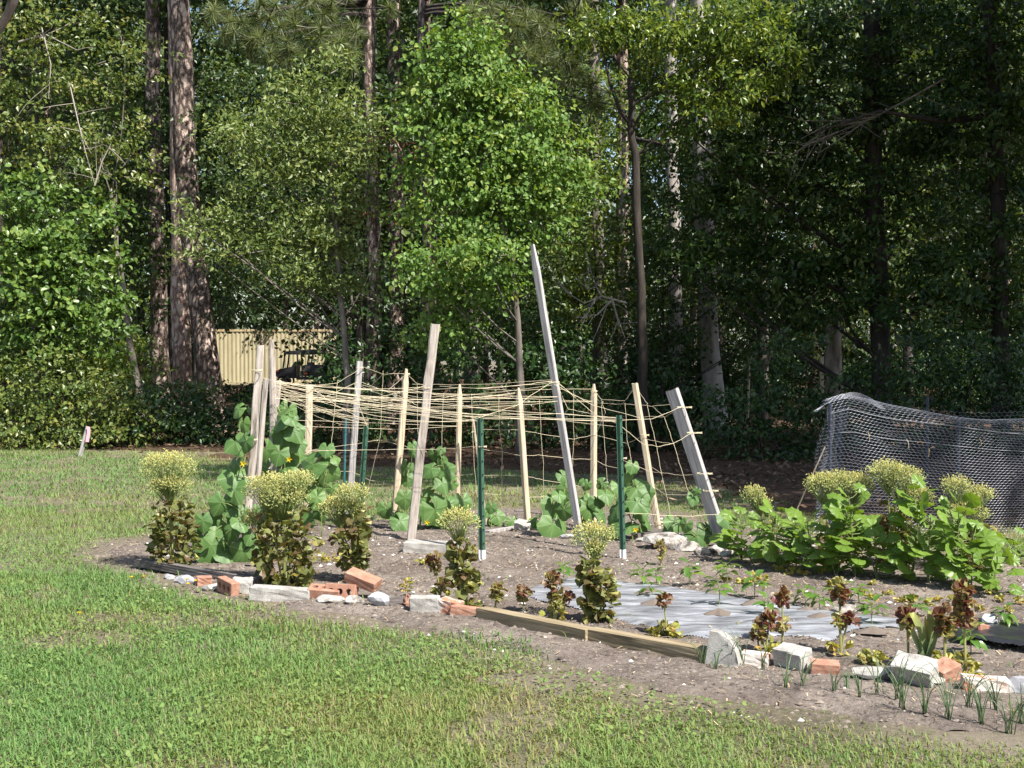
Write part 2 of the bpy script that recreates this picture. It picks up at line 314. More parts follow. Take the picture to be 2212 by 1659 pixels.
def sstep(x, a, b):
    t = np.clip((x-a)/(b-a), 0, 1); return t*t*(3-2*t)
def sheet(name, poly, x0, x1, y0, y1, step, zfun, mat, label):
    X = np.arange(x0, x1, step); Y = np.arange(y0, y1, step); gx, gy = np.meshgrid(X, Y, indexing='ij'); nx, ny = gx.shape
    d = dist_poly(gx, gy, poly); z = zfun(gx, gy, d)
    keep = d > -step*3
    i, j = np.meshgrid(np.arange(nx-1), np.arange(ny-1), indexing='ij')
    k = keep[:-1, :-1] & keep[1:, :-1] & keep[:-1, 1:] & keep[1:, 1:]
    a = (i*ny+j)[k]; F = np.stack([a, a+ny, a+ny+1, a+1], 1)
    u, inv = np.unique(F, return_inverse=True)
    mb = MB(); mb.add(np.stack([gx, gy, z], -1).reshape(-1, 3)[u], inv.reshape(F.shape))
    return tag(obj(name, mb.mesh(name, mat, True)), label, kind='structure')
def soil_z(x, y, d=None):
    if d is None: d = dist_poly(np.asarray(x), np.asarray(y), GARDEN)
    e = d + (fbm(np.asarray(x)*3, np.asarray(y)*3, 3)-.5)*.35
    h = .03*fbm(np.asarray(x)*2.2, np.asarray(y)*2.2, 4) + .03*(fbm(np.asarray(x)*9+3, np.asarray(y)*9, 3)-.5)
    return -.03 + sstep(e, -.1, .12)*(.035 + h)
sheet('garden_soil', GARDEN, -3.6, 7.2, 5.2, 13.4, .035, soil_z, M['soil'], 'bare dry garden soil')
def floor_z(x, y, d): return -.03 + sstep(d+(fbm(x*.9, y*.9)-.5)*1.6, -.3, .4)*(.035+.05*fbm(x*.6, y*.6)) 
sheet('forest_floor', WOODS, -45, 50, 10.5, 100, .25, floor_z, M['floor'], 'leaf littered woodland floor')

# grass blades: one mass nobody could count
rg = np.random.default_rng(11)
def blades(d0, d1, dens, ln, wd, five):
    area = 0; out = []
    n = int(dens*(d1-d0)*((d0+d1)*.5*.381+1.1)*2)
    y = rg.uniform(d0, d1, n*2); hw = y*.381+1.1
    keep = rg.random(n*2) < hw/hw.max(); y = y[keep][:n]; hw = hw[keep][:n]; x = rg.uniform(-1, 1, len(y))*hw
    dg = dist_poly(x, y, GARDEN); dw = dist_poly(x, y, WOODS)
    pn = fbm(x*1.3, y*1.3); p2 = fbm(x*.45+40, y*.45, 3); p3 = fbm(x*5+9, y*5, 2)
    p = np.clip(sstep(-dg + (pn-.5)*.9, .02, .45), 0, 1)
    right = sstep(x, -1.6, .8)*sstep(-dg, 1.15, .1)*(dg < 0)*(y < 9.5)          # thin, worn strip before the beds
    p *= 1 - right*sstep(p3, .3, .6)*.72
    bare = sstep(fbm(x*1.7+70, y*1.7+5, 3), .6, .72); p *= 1-.65*bare
    p *= sstep(-dw + (pn-.5)*2.2, -.6, 1.1)
    p = np.maximum(p, .012*(dg > 0)*(p3 > .62))
    k = rg.random(len(x)) < p; x, y, pn, p2, p3, bare, right, dw = x[k], y[k], pn[k], p2[k], p3[k], bare[k], right[k], dw[k]
    n = len(x)
    tint = .6 + (p2-.5)*.85 + (pn-.5)*.6 + rg.normal(0, .13, n) - .12*right - .15*bare - .3*sstep(-dw, 1.6, .1)
    tint = np.where(rg.random(n) < .022+.1*bare+.1*right, rg.uniform(0, .15, n), tint)
    tint = np.clip(tint, .02, .98)
    L_ = ln*rg.uniform(.5, 1.3, n)*(.75+.6*p3)*(1-.35*right); w = wd*rg.uniform(.7, 1.35, n)
    an = rg.uniform(0, 2*math.pi, n); lean = rg.uniform(.45, 1.5, n)
    dx, dy = np.cos(an), np.sin(an); sx, sy = -dy*w/2, dx*w/2
    z0 = np.where(dist_poly(x, y, GARDEN) > -.3, np.maximum(soil_z(x, y), 0), 0) - .004
    b0 = np.stack([x-sx, y-sy, z0], 1); b1 = np.stack([x+sx, y+sy, z0], 1)
    tipx = x+dx*L_*np.sin(lean); tipy = y+dy*L_*np.sin(lean); tip = np.stack([tipx, tipy, z0+L_*np.cos(lean)], 1)
    if not five:
        V = np.stack([b0, b1, tip], 1).reshape(-1, 3); F = np.arange(n*3).reshape(-1, 3); T = np.repeat(tint, 3)
    else:
        m = np.stack([x+dx*L_*.5*np.sin(lean*.55), y+dy*L_*.5*np.sin(lean*.55), z0+L_*.55*np.cos(lean*.55)], 1)
        s = np.stack([sx, sy, 0*sx], 1)*.85
        V = np.stack([b0, b1, m+s, m-s, tip], 1).reshape(-1, 3); o = np.arange(n)*5
        gm.f.append(np.stack([o, o+1, o+2, o+3], 1)+gm.n); F = np.stack([o+3, o+2, o+4], 1); T = np.repeat(tint, 5)
    gm.add(V, F, T)
gm = MB()
blades(4.2, 6.6, 8200, .05, .005, True)
blades(6.6, 9.2, 4600, .05, .0055, True)
blades(9.2, 13.2, 2900, .052, .008, False)
blades(13.2, 22.5, 1000, .055, .013, False)
# low broad clover and weed leaves between the blades
n = 24000; y = rg.uniform(4.2, 11, n); x = rg.uniform(-1, 1, n)*(y*.381+.6)
k = (fbm(x*1.1+20, y*1.1+4) > .47) & (dist_poly(x, y, GARDEN) < -.1); x, y = x[k], y[k]; n = len(x)
r = rg.uniform(.005, .011, n); an = rg.uniform(0, 6.28, n); ti = rg.normal(0, .35, (n, 2))
V = []
for q in range(5):
    a = an+q*2*math.pi/5; cx, cy = np.cos(a)*r, np.sin(a)*r
    V.append(np.stack([x+cx, y+cy, .022+rg.uniform(0, .02, n)*0+cx*ti[:, 0]+cy*ti[:, 1]+(an % 1)*.02], 1))
gm.add(np.stack(V, 1).reshape(-1, 3), np.arange(n*5).reshape(-1, 5), np.repeat(rg.uniform(.3, .6, n), 5))
tag(obj('grass', gm.mesh('grass', M['grass'])), 'short green lawn grass with yellowish patches', 'grass', kind='stuff')

# pebbles and clods on the soil, fallen leaves on the forest floor
def scatter_lumps(name, n, x0, x1, y0, y1, r0, r1, poly, mat, label, cat, seed, flat=.6):
    r_ = np.random.default_rng(seed); x = r_.uniform(x0, x1, n); y = r_.uniform(y0, y1, n)
    k = dist_poly(x, y, poly) > -.18; x, y = x[k], y[k]; n = len(x)
    z = np.maximum(soil_z(x, y), 0); r = r0*(r1/r0)**(r_.random(n)**2.2)
    base = np.array([(1, 0, 0), (.3, .9, 0), (-.8, .6, 0), (-.8, -.6, 0), (.3, -.9, 0), (.1, .1, 1), (0, 0, -.6)])
    F = np.array([(0, 1, 5), (1, 2, 5), (2, 3, 5), (3, 4, 5), (4, 0, 5), (1, 0, 6), (2, 1, 6), (3, 2, 6), (4, 3, 6), (0, 4, 6)])
    a = r_.uniform(0, 6.28, n); ca, sa = np.cos(a), np.sin(a)
    V = base[None]*r_.uniform(.7, 1.3, (n, 7, 1))
    vx = V[..., 0]*ca[:, None]-V[..., 1]*sa[:, None]; vy = V[..., 0]*sa[:, None]+V[..., 1]*ca[:, None]
    V = np.stack([vx*r[:, None]+x[:, None], vy*r[:, None]*r_.uniform(.6, 1, n)[:, None]+y[:, None], V[..., 2]*r[:, None]*flat+z[:, None]], -1)
    m = MB(); m.add(V.reshape(-1, 3), (F[None]+np.arange(n)[:, None, None]*7).reshape(-1, 3), np.repeat(r_.random(n), 7))
    tag(obj(name, m.mesh(name, mat)), label, cat, kind='stuff')
scatter_lumps('soil_clods', 70000, -3.4, 5.6, 5.4, 12.8, .0035, .02, GARDEN, M['clod'], 'small crumbs of dry garden soil', 'soil', 3)
scatter_lumps('pebbles', 1500, -3.2, 5.4, 5.4, 12.4, .004, .02, GARDEN, M['pebble'], 'scattered pale pebbles on the garden soil', 'pebbles', 4)
# straw and dead bits over the soil
r_ = np.random.default_rng(8); n = 5200; x = r_.uniform(-3.4, 5.6, n); y = r_.uniform(5.4, 12.6, n)
k = (dist_poly(x, y, GARDEN) > -.4) & (fbm(x*1.5, y*1.5) > .42); x, y = x[k], y[k]; n = len(x)
a = r_.uniform(0, 3.14, n); l = r_.uniform(.01, .05, n)/2; w = r_.uniform(.001, .003, n); z = np.maximum(soil_z(x, y), 0)+.012
c, s = np.cos(a), np.sin(a); dz = r_.normal(0, .006, n)
V = np.stack([np.stack([x+c*l-s*w, y+s*l+c*w, z+dz], 1), np.stack([x-c*l-s*w, y-s*l+c*w, z-dz*.3], 1), np.stack([x-c*l+s*w, y-s*l-c*w, z-dz*.3], 1), np.stack([x+c*l+s*w, y+s*l-c*w, z+dz], 1)], 1)
m = MB(); m.add(V.reshape(-1, 3), np.arange(n*4).reshape(-1, 4), np.repeat(r_.random(n), 4))
tag(obj('straw_bits', m.mesh('straw_bits', M['straw'])), 'bits of dry straw strewn over the soil', 'straw', kind='stuff')
n = 16000; y = r_.uniform(12.8, 30, n); x = r_.uniform(-1, 1, n)*(y*.4+1)
k = dist_poly(x, y, WOODS) > -1.2*r_.random(n)**3; x, y = x[k], y[k]; n = len(x)
a = r_.uniform(0, 6.28, n); l = r_.uniform(.02, .055, n); z = .035+.05*fbm(x*.6, y*.6)+r_.uniform(0, .03, n)
c, s = np.cos(a), np.sin(a); t1, t2 = r_.normal(0, .35, n), r_.normal(0, .35, n)
V = np.stack([np.stack([x+c*l, y+s*l, z+t1*l], 1), np.stack([x-s*l*.5, y+c*l*.5, z+t2*l*.5], 1), np.stack([x-c*l, y-s*l, z-t1*l], 1), np.stack([x+s*l*.5, y-c*l*.5, z-t2*l*.5], 1)], 1)
m = MB(); m.add(V.reshape(-1, 3), np.arange(n*4).reshape(-1, 4), np.repeat(r_.random(n), 4))
tag(obj('leaf_litter', m.mesh('leaf_litter', M['litter'])), 'brown fallen leaves under the trees', 'leaf litter', kind='stuff')

# ------------------------------------------------------------------ foliage and trees
T_KITE = (np.array([(0, 0, 0), (.42, .5, .09), (1, 0, -.06), (.42, -.5, .09)]), np.array([(0, 2, 1), (0, 3, 2)]))
T_OVATE = (np.array([(0, 0, 0), (.25, .44, .1), (.62, .38, .07), (1, 0, -.1), (.62, -.38, .07), (.25, -.44, .1)]), np.array([(0, 3, 2, 1), (0, 5, 4, 3)]))
T_LANCE = (np.array([(0, 0, 0), (.35, .5, .1), (.7, .4, .05), (1, 0, -.12), (.7, -.4, .05), (.35, -.5, .1)]), np.array([(0, 3, 2, 1), (0, 5, 4, 3)]))
def place_leaves(mb, pos, axis, normal, L, Wd, tint, T):
    axis = nrm(axis); side = nrm(np.cross(normal, axis)); normal = np.cross(axis, side)
    tv, tf = T; n = len(pos)
    V = pos[:, None] + tv[None, :, 0, None]*axis[:, None]*L[:, None, None] + tv[None, :, 1, None]*side[:, None]*Wd[:, None, None] + tv[None, :, 2, None]*normal[:, None]*L[:, None, None]
    mb.add(V.reshape(-1, 3), (tf[None]+np.arange(n)[:, None, None]*len(tv)).reshape(-1, tf.shape[1]), np.repeat(tint, len(tv)))
def foliage(mb, rng, lobes, dens=14, per=14, L=.07, asp=.6, twig=.28, T=T_KITE, droop=.5, shell=.55, up=.6, tips=.15, gap=.0, wood=None):
    """lobes: (centre, radii); dens = twigs per square metre of lobe surface."""
    if L < .13: L *= 1.2
    clump = dens >= 10
    if clump: dens *= .62; per = int(per*2.1)
    for c, r in lobes:
        c = np.asarray(c, float); r = np.asarray(r, float)
        area = 4*math.pi*((r[0]*r[1])**1.6/3+(r[0]*r[2])**1.6/3+(r[1]*r[2])**1.6/3)**(1/1.6)
        n = max(6, int(dens*area)); d = nrm(rng.normal(size=(n, 3)))
        bump = .78+.5*fbm(d[:, 0]*2.3+c[0]*3+9, d[:, 2]*2.3+d[:, 1]*1.7+c[2]*3+5, 3)
        rad = (shell+(1-shell)*rng.random(n)**.6)*bump
        if gap: 
            k = fbm(d[:, 0]*3+c[2]*5+31, d[:, 2]*3+d[:, 1]*2+c[0]*2+11, 2) > gap
            d, rad = d[k], rad[k]; n = len(d)
        p = c + d*r*rad[:, None]
        out = nrm(d*np.array([1, 1, .7]) + np.array([0, 0, .25]) + rng.normal(0, .45, (n, 3)))
        if wood is not None:
            for q in range(0, n, 5):
                tube(wood, [c + (p[q]-c)*.35, p[q]], [.012, .005], 3, .5, cap=False)
        tw = twig*rng.uniform(.5, 1.3, n); m = per
        t = rng.random((n, m)); pos = p[:, None] + out[:, None]*(t*tw[:, None])[..., None] + rng.normal(0, .05*twig/.28+.01, (n, m, 3))*(np.array([2.3, 2.3, .9]) if clump else 1)
        ax = out[:, None]*.55 + rng.normal(0, .75, (n, m, 3)) + np.array([0, 0, -droop])
        nn = d[:, None]*.4 + np.array([.3, -.3, up]) + (rng.normal(0, .4, (n, 1, 3))+rng.normal(0, .34, (n, m, 3)) if clump else rng.normal(0, .5, (n, m, 3)))
        Ls = L*rng.uniform(.6, 1.3, (n, m)); tone = np.clip((.4+(.17 if clump else .13)*rng.normal(size=(n, 1)))+rng.normal(0, .16, (n, m)) + tips*(t > .75)*2, 0, 1)
        place_leaves(mb, pos.reshape(-1, 3), ax.reshape(-1, 3), nn.reshape(-1, 3), Ls.ravel(), (Ls*asp).ravel(), tone.ravel(), T)
def needles(mb, rng, centers, L=.24, per=70, w=.004):
    for c in centers:
        d = nrm(rng.normal(size=(per, 3)) + np.array([0, 0, .35])); l = L*rng.uniform(.7, 1.1, per)
        pos = np.repeat(np.asarray(c)[None], per, 0) + d*.01
        sd = nrm(np.cross(d, rng.normal(size=(per, 3))))*w
        V = np.stack([pos-sd, pos+sd, pos+d*l[:, None]+np.array([0, 0, -.03])], 1)
        mb.add(V.reshape(-1, 3), np.arange(per*3).reshape(-1, 3), np.repeat(np.clip(rng.normal(.5, .2, per), 0, 1), 3))
def px_lobes(d, spec):                  # (x, y, rx, ry[, distance offset, depth radius]) in picture units
    o = []
    for s in spec:
        x, y, rx, ry = s[:4]; dd = d + (s[4] if len(s) > 4 else 0); k = S(dd)
        rd = s[5] if len(s) > 5 else max(rx, ry)/k*.9
        o.append((P(x, y, dd), (rx/k, rd, ry/k)))
    return o
def trunk_pts(d, pts, top=None):
    q = [P(x, y, d) for x, y in pts][::-1]                # base first
    a, b = q[0], q[1] if len(q) > 1 else q[0]+np.array([0, 0, 1])
    sl = (b-a)/max(b[2]-a[2], .2)
    base = a - sl*a[2]*.6; base[2] = -.1; q = [base] + q
    if top:
        e = q[-1] + (q[-1]-q[-2])/max(np.linalg.norm(q[-1]-q[-2]), .1)*0; e = q[-1] + np.array([sl[0]*.3, 0, 1.])*(top-q[-1][2]); q.append(e)
    return np.array(q)
def resample(q, n):
    q = np.asarray(q); s = np.concatenate([[0], np.cumsum(np.linalg.norm(np.diff(q, axis=0), axis=1))]); t = np.linspace(0, s[-1], n)
    return np.stack([np.interp(t, s, q[:, i]) for i in range(3)], 1)
def tree(name, label, cat, q, w0, w1, bark, crown=None, cmat=None, seed=1, limbs=(), group=None, flare=1.35, segs=16, sides=10, branch=None, wob=.07, **kw):
    """q: trunk points (world, base first). crown: lobes (world)."""
    rng = np.random.default_rng(seed); base = np.array([q[0][0], q[0][1], 0.])
    root = empty(name, base, label, cat, group)
    pts = resample(q, segs) - base; n = len(pts)
    pts[1:-1] += rng.normal(0, .012, (n-2, 3))*np.array([1, 1, 0])
    rad = np.linspace(w0/2, w1/2, n); rad[0] *= flare; rad[1] *= 1+(flare-1)*.3
    mb = MB(); tube(mb, pts, rad, sides, wob=wob, rng=rng)
    for lb in limbs:
        lp = np.array(lb[0]) - base; tube(mb, lp, np.linspace(lb[1]/2, lb[2]/2, len(lp)), 6)
    obj('trunk', mb.mesh('trunk', bark, True), root)
    if crown:
        cm = MB(); lob = [(np.asarray(c)-base, r) for c, r in crown]; wd = MB()
        foliage(cm, rng, lob, wood=wd, **kw)
        if branch is not False:
            for c, r in lob:                                   # a limb from the trunk into each clump of the crown
                zt = np.clip(c[2]-.6*np.linalg.norm(c[:2]-pts[0][:2])-.3, pts[1][2], pts[-1][2]); k = np.argmin(abs(pts[:, 2]-zt))
                mid = (pts[k]+c)/2 + rng.normal(0, .12, 3) + np.array([0, 0, -.1])
                tube(wd, bez(pts[k], mid, c, 5), np.linspace(max(.012, rad[k]*.25), .008, 5), 5)
            obj('branches', wd.mesh('branches', bark), root)['kind'] = 'stuff'
        obj('crown', cm.mesh('crown', cmat), root)['kind'] = 'stuff'
    return root

# --- generic woodland trees, built once and copied
def proto_tree(seed, H, r0, zc, rc, bark, n_l, L, dens, per, cmat, label, cat='tree', name='woodland_tree'):
    rng = np.random.default_rng(seed); lob = []
    for k in range(n_l):
        a = rng.uniform(0, 6.28); z = zc+(H-zc)*(k+.5)/n_l; rr = rc*rng.uniform(.2, .75)*(1-.35*(k/n_l))
        lob.append((np.array([math.cos(a)*rr, math.sin(a)*rr, z]), np.array([rc*.62, rc*.62, (H-zc)/n_l*.8+.3])*rng.uniform(.8, 1.15)))
    q = np.array([[0, 0, -.2], [rng.normal(0, .1), rng.normal(0, .1), H*.4], [rng.normal(0, .25), rng.normal(0, .25), H*.92]])
    return tree(name, label, cat, q, r0*2, r0*.5, bark, lob, cmat, seed, L=L, dens=dens, per=per, twig=.5, droop=.3, shell=.45, gap=.36, segs=8, sides=8)
rw = np.random.default_rng(77)
protoA = proto_tree(201, 11, .12, 2.4, 2.3, M['grey_bark'], 9, .15, 5.5, 12, M['wood_leaf'], 'slender leafy tree standing deep in the shaded woods')
protoB = proto_tree(202, 14, .15, 3.5, 2.6, M['dark_bark'], 9, .16, 5, 12, M['wood_leaf'], 'slender leafy tree standing deep in the shaded woods')
protoC = proto_tree(203, 19, .17, 8.5, 2.6, M['pine_bark'], 8, .17, 5, 12, M['wood_leaf'], 'tall straight pine standing deep in the shaded woods', name='woodland_pine')
protoS = proto_tree(204, 2.4, .03, .25, 1.25, M['dark_bark'], 7, .1, 9, 12, M['dark_shrub'], 'dark leafy shrub in the undergrowth of the woods', 'shrub', 'undergrowth_shrub')
for p_, g_ in ((protoA, 'leafy trees deep in the woods'), (protoB, 'leafy trees deep in the woods'), (protoC, 'pines deep in the woods'), (protoS, 'shrubs of the undergrowth')): p_['group'] = g_
spots = []
def far_spot(d0, d1, mind, xlim=None):
    for _ in range(60):
        d = rw.uniform(d0, d1); x = rw.uniform(-1, 1)*(d*.42+3)
        px = 1106+x/d*FPX
        if d < 68 and 440 < px < 740: continue             # clearing in front of the container
        if all((x-a)**2+(d-b)**2 > mind*mind for a, b in spots): spots.append((x, d)); return x, d
    return None
first = {}
def put(proto, s, sc):
    if s is None: return
    o = proto if proto.name not in first else copy_tree(proto)
    first[proto.name] = 1
    o.location = (s[0], s[1], 0); o.rotation_euler = (0, 0, rw.uniform(0, 6.28)); o.scale = (sc,)*3
for k in range(26): put(protoA, far_spot(27, 46, 2.3), rw.uniform(.8, 1.25))
for k in range(24): put(protoB, far_spot(30, 75, 2.6), rw.uniform(.85, 1.3))
for k in range(26): put(protoC, far_spot(27, 75, 2.2), rw.uniform(.8, 1.25))
spots.clear()
for k in range(46): put(protoS, far_spot(25, 60, 1.2), rw.uniform(.6, 1.2))
# far wall of woods
rng = np.random.default_rng(31); m = MB(); lob = []
for k in range(160):
    x = -62+124*(k % 40)/39+rng.normal(0, 1); d = 82+rng.uniform(0, 9); z = (2.5, 8.5, 15, 21.5)[k//40]+rng.normal(0, 1)
    lob.append((np.array([x, d, max(z, 1.8)]), np.array([3.2, 2.5, 3.9])*rng.uniform(.8, 1.2)))
foliage(m, rng, lob, dens=1.6, per=10, L=.42, asp=.6, twig=1.1, droop=.3, shell=.4)
for k in range(70): x = rng.uniform(-55, 55); tube(m, [(x, 80, -.2), (x+rng.normal(0, .5), 80, 16)], [.2, .1], 6, .05)
tag(obj('distant_woods', m.mesh('distant_woods', M['wood_leaf'])), 'distant mass of woods closing the view', 'woods', kind='stuff')

# ------------------------------------------------------------------ the trees one can tell apart
def px_tree(name, label, cat, d, pts, wpx, bark, top=None, lobes=(), **kw):
    k = S(d); return tree(name, label, cat, trunk_pts(d, pts, top), wpx[0]/k, wpx[1]/k, bark, lobes or None, **kw)
hi = lambda x, y, z, r, rz: ((x, y, z), (r, r, rz))
def top_crown(d, px, z0, z1, r, seed, n=6):
    rg2 = np.random.default_rng(seed); x0 = (px-1106)/FPX*d
    return [hi(x0+rg2.normal(0, r*.5), d+rg2.normal(0, r*.5), z0+(z1-z0)*(k+.5)/n, r*rg2.uniform(.7, 1), (z1-z0)/n*.9) for k in range(n)]
CK = dict(L=.2, dens=3.2, per=9, twig=.6, gap=.36, shell=.4)
px_tree('pine_tree', 'straight reddish pine trunk between the dark trunk and the leaning pine', 'tree', 27, [(381,60),(385,300),(388,450),(390,650),(394,845)], (42,28), M['lit_red_bark'], 15, top_crown(27, 380, 10.5, 16, 2, 1), cmat=M['needle'], seed=41, segs=22, **CK)
px_tree('pine_tree', 'thick leaning pine with dark scaly bark beside the cream container', 'tree', 26, [(388,0),(394,160),(398,300),(408,430),(425,590),(456,850)], (52,36), M['pine_bark'], 15, top_crown(26, 380, 10.5, 16, 2, 2), cmat=M['needle'], seed=42, segs=24, limbs=[([P(392,70,26),P(372,20,26),P(365,-60,26)], .16, .1)], **CK)
px_tree('pine_tree', 'grey-brown pine trunk left of the close pair of pines', 'tree', 29, [(330,0),(333,220),(337,440),(341,640),(350,850)], (38,26), M['pine_bark'], 16, top_crown(29, 330, 11, 17, 2, 3), cmat=M['needle'], seed=43, segs=20, **CK)
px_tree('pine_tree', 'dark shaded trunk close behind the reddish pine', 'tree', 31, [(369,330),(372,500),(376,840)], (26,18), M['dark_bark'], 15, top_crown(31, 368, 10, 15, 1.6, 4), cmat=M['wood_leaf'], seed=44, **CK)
px_tree('slim_tree', 'slim grey trunk leaning left above the green shrubs', 'tree', 25, [(240,420),(258,560),(272,680),(298,835)], (17,9), M['grey_bark'], None, px_lobes(25, [(225,250,100,80),(250,380,80,60),(180,150,90,80),(270,120,80,70)]), cmat=M['shrub'], seed=45, L=.08, dens=12, per=12, gap=.4)
px_tree('edge_tree', 'dark trunk at the left edge of the picture', 'tree', 24, [(-2,520),(2,700),(2,840)], (20,14), M['dark_bark'], 9, px_lobes(24, [(30,120,90,100),(90,230,90,80),(20,300,70,70),(120,60,100,70),(150,330,80,60)]), cmat=M['shrub'], seed=46, L=.08, dens=13, per=12, gap=.38)
#px_tree('pine_tree', 'dark straight pine trunk rising behind the twine trellis', 'tree', 25, [(798,0),(803,180),(806,400),(808,560),(798,850)], (36,24), M['pine_bark'], 16, top_crown(25, 800, 9.5, 16, 2, 5), cmat=M['needle'], seed=47, segs=22, **CK)
px_tree('pine_tree', 'pale pine trunk right of the dark straight pine', 'tree', 28, [(850,60),(854,300),(856,545),(854,850)], (34,26), M['pine_bark'], 16, top_crown(28, 855, 10.5, 16, 1.8, 6), cmat=M['needle'], seed=48, segs=20, **CK)
#px_tree('pine_tree', 'dark trunk showing above the bright green tallow tree', 'tree', 30, [(920,0),(925,120),(935,500),(940,840)], (34,28), M['dark_bark'], 16, top_crown(30, 918, 10.5, 16, 1.8, 7), cmat=M['needle'], seed=49, segs=18, **CK)
px_tree('pine_tree', 'pale grey trunk half hidden behind the dark forked tree', 'tree', 34, [(1283,120),(1288,400),(1292,640),(1298,840)], (32,22), M['grey_bark'], 17, top_crown(34, 1285, 11.5, 17, 1.8, 8), cmat=M['needle'], seed=50, segs=18, **CK)
px_tree('slim_tree', 'thin pale trunk just left of the dark forked tree', 'tree', 30, [(1345,600),(1352,720),(1349,850)], (14,9), M['pale_bark'], 7, px_lobes(30, [(1260,590,70,50),(1320,660,60,50),(1270,680,60,35),(1330,500,60,60)]), cmat=M['bay'], seed=51, L=.09, dens=13, per=12, gap=.38)
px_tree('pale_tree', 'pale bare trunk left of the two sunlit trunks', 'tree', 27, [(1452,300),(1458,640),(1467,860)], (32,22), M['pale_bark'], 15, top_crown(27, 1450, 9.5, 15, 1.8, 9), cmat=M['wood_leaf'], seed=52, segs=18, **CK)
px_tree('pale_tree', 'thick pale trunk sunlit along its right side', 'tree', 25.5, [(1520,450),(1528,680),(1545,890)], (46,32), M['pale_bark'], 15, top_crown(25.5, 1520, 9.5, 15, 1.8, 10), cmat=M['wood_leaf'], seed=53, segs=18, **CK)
px_tree('dead_snag', 'broken dead snag with peeling bark behind the wire pen', 'dead tree', 24, [(1797,652),(1800,740),(1803,870)], (44,32), M['snag'], None, seed=54, segs=14, flare=1.15, wob=.13)
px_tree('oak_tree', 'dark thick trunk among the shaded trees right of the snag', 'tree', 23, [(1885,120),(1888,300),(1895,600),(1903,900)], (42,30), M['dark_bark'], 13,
    px_lobes(23, [(1560,80,90,60,-.6),(1540,330,70,60,-.4),(1570,470,70,60,-.4),(1560,600,60,50,-.4),(1450,560,60,60,-.6),(1440,250,60,60,-.8),(1700,90,150,60),(1850,60,140,70),(2000,120,150,80),(1640,190,110,60),(1790,230,140,70),(1950,260,130,70),(1700,330,120,60),(1860,400,120,60),(2030,370,110,70),(1640,440,110,60),(1760,520,120,55),(1930,540,110,60),(1650,590,100,60),(1800,640,110,50)]),
    cmat=M['oak'], seed=55, L=.1, asp=.5, dens=13, per=13, T=T_LANCE, segs=18, gap=.3)
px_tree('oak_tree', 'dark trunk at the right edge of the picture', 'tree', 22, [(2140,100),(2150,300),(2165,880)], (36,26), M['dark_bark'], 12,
    px_lobes(22, [(2120,60,120,80),(2200,160,110,90),(2100,240,110,70),(2210,340,100,80),(2120,430,110,60),(2200,540,100,70),(2080,600,110,55),(2190,680,100,60),(2020,680,100,50)]),
    cmat=M['oak'], seed=56, L=.1, asp=.5, dens=13, per=13, T=T_LANCE, segs=18, gap=.3,
    limbs=[([P(2150,250,22),P(2030,262,21.6),P(1900,240,21),P(1750,290,20.6)], .13, .02)])
k20 = 20.5
px_tree('forked_tree', 'dark forked tree with a flat bright green top', 'tree', k20, [(1362,170),(1365,260),(1374,420),(1384,620),(1388,800)], (24,15), M['dark_bark'], None,
    px_lobes(k20, [(1290,75,65,22),(1370,68,85,26),(1450,85,85,26),(1530,110,70,28),(1440,165,60,22),(1600,60,90,40),(1560,190,90,40),(1500,250,60,30),(1640,130,80,40)]),
    cmat=M['bay'], seed=57, L=.085, asp=.4, dens=24, per=13, T=T_LANCE, segs=16, gap=.22, tips=.25,
    limbs=[([P(1372,280,k20),P(1340,240,k20),P(1318,180,k20),P(1300,100,k20)], .09, .03), ([P(1366,280,k20),P(1392,230,k20),P(1415,150,k20)], .06, .02), ([P(1374,300,k20),P(1430,310,k20),P(1470,370,k20)], .06, .02)])
dT = 19.3
px_tree('tallow_tree', 'bright green heart-leaved tree rising behind the middle of the trellis', 'tree', dT, [(1060,340),(1085,480),(1110,600),(1117,700),(1124,850)], (20,7), M['grey_bark'], None,
    px_lobes(dT, [(1010,70,40,40),(985,130,75,55),(1045,170,85,60),(960,205,75,55),(1095,200,60,40),(1010,250,95,55),(1110,270,85,55),(940,300,75,55),(1040,340,95,55),(1170,335,85,55),(1210,400,75,45),(935,390,65,45),(1020,420,85,45),(1110,410,90,50),(960,470,70,40),(1060,500,75,40),(1170,470,70,40),
      (960,560,70,26,-.6),(1050,555,80,24,-.6),(920,590,45,22,-.5),(980,645,70,35),(960,720,60,35),(1040,620,60,35)]),
    cmat=M['tallow'], seed=60, L=.062, asp=.85, dens=31, per=12, T=T_OVATE, droop=.75, segs=16, gap=.3, tips=.12, twig=.26)
dM = 20.5
px_tree('bay_tree', 'loose yellow-green tree left of the bright heart-leaved tree', 'tree', dM, [(712,330),(728,520),(742,700),(748,860)], (17,8), M['grey_bark'], None,
    px_lobes(dM, [(705,165,60,40),(660,230,80,50),(740,250,60,45),(580,265,75,45),(790,290,45,45),(520,310,60,40),(640,320,85,50),(730,350,75,50),(570,380,80,45),(680,420,85,50),(790,400,45,50),(470,470,55,35),(560,470,70,40),(640,500,75,40),(740,490,70,45),(430,500,40,25,-.4),(520,550,60,28,-.4),(620,570,70,38),(710,570,60,40),(665,615,40,28),(770,580,45,40),(460,560,45,25)]),
    cmat=M['myrtle'], seed=61, L=.07, asp=.44, dens=24, per=13, T=T_LANCE, droop=.1, up=.35, segs=16, gap=.36, tips=.2)
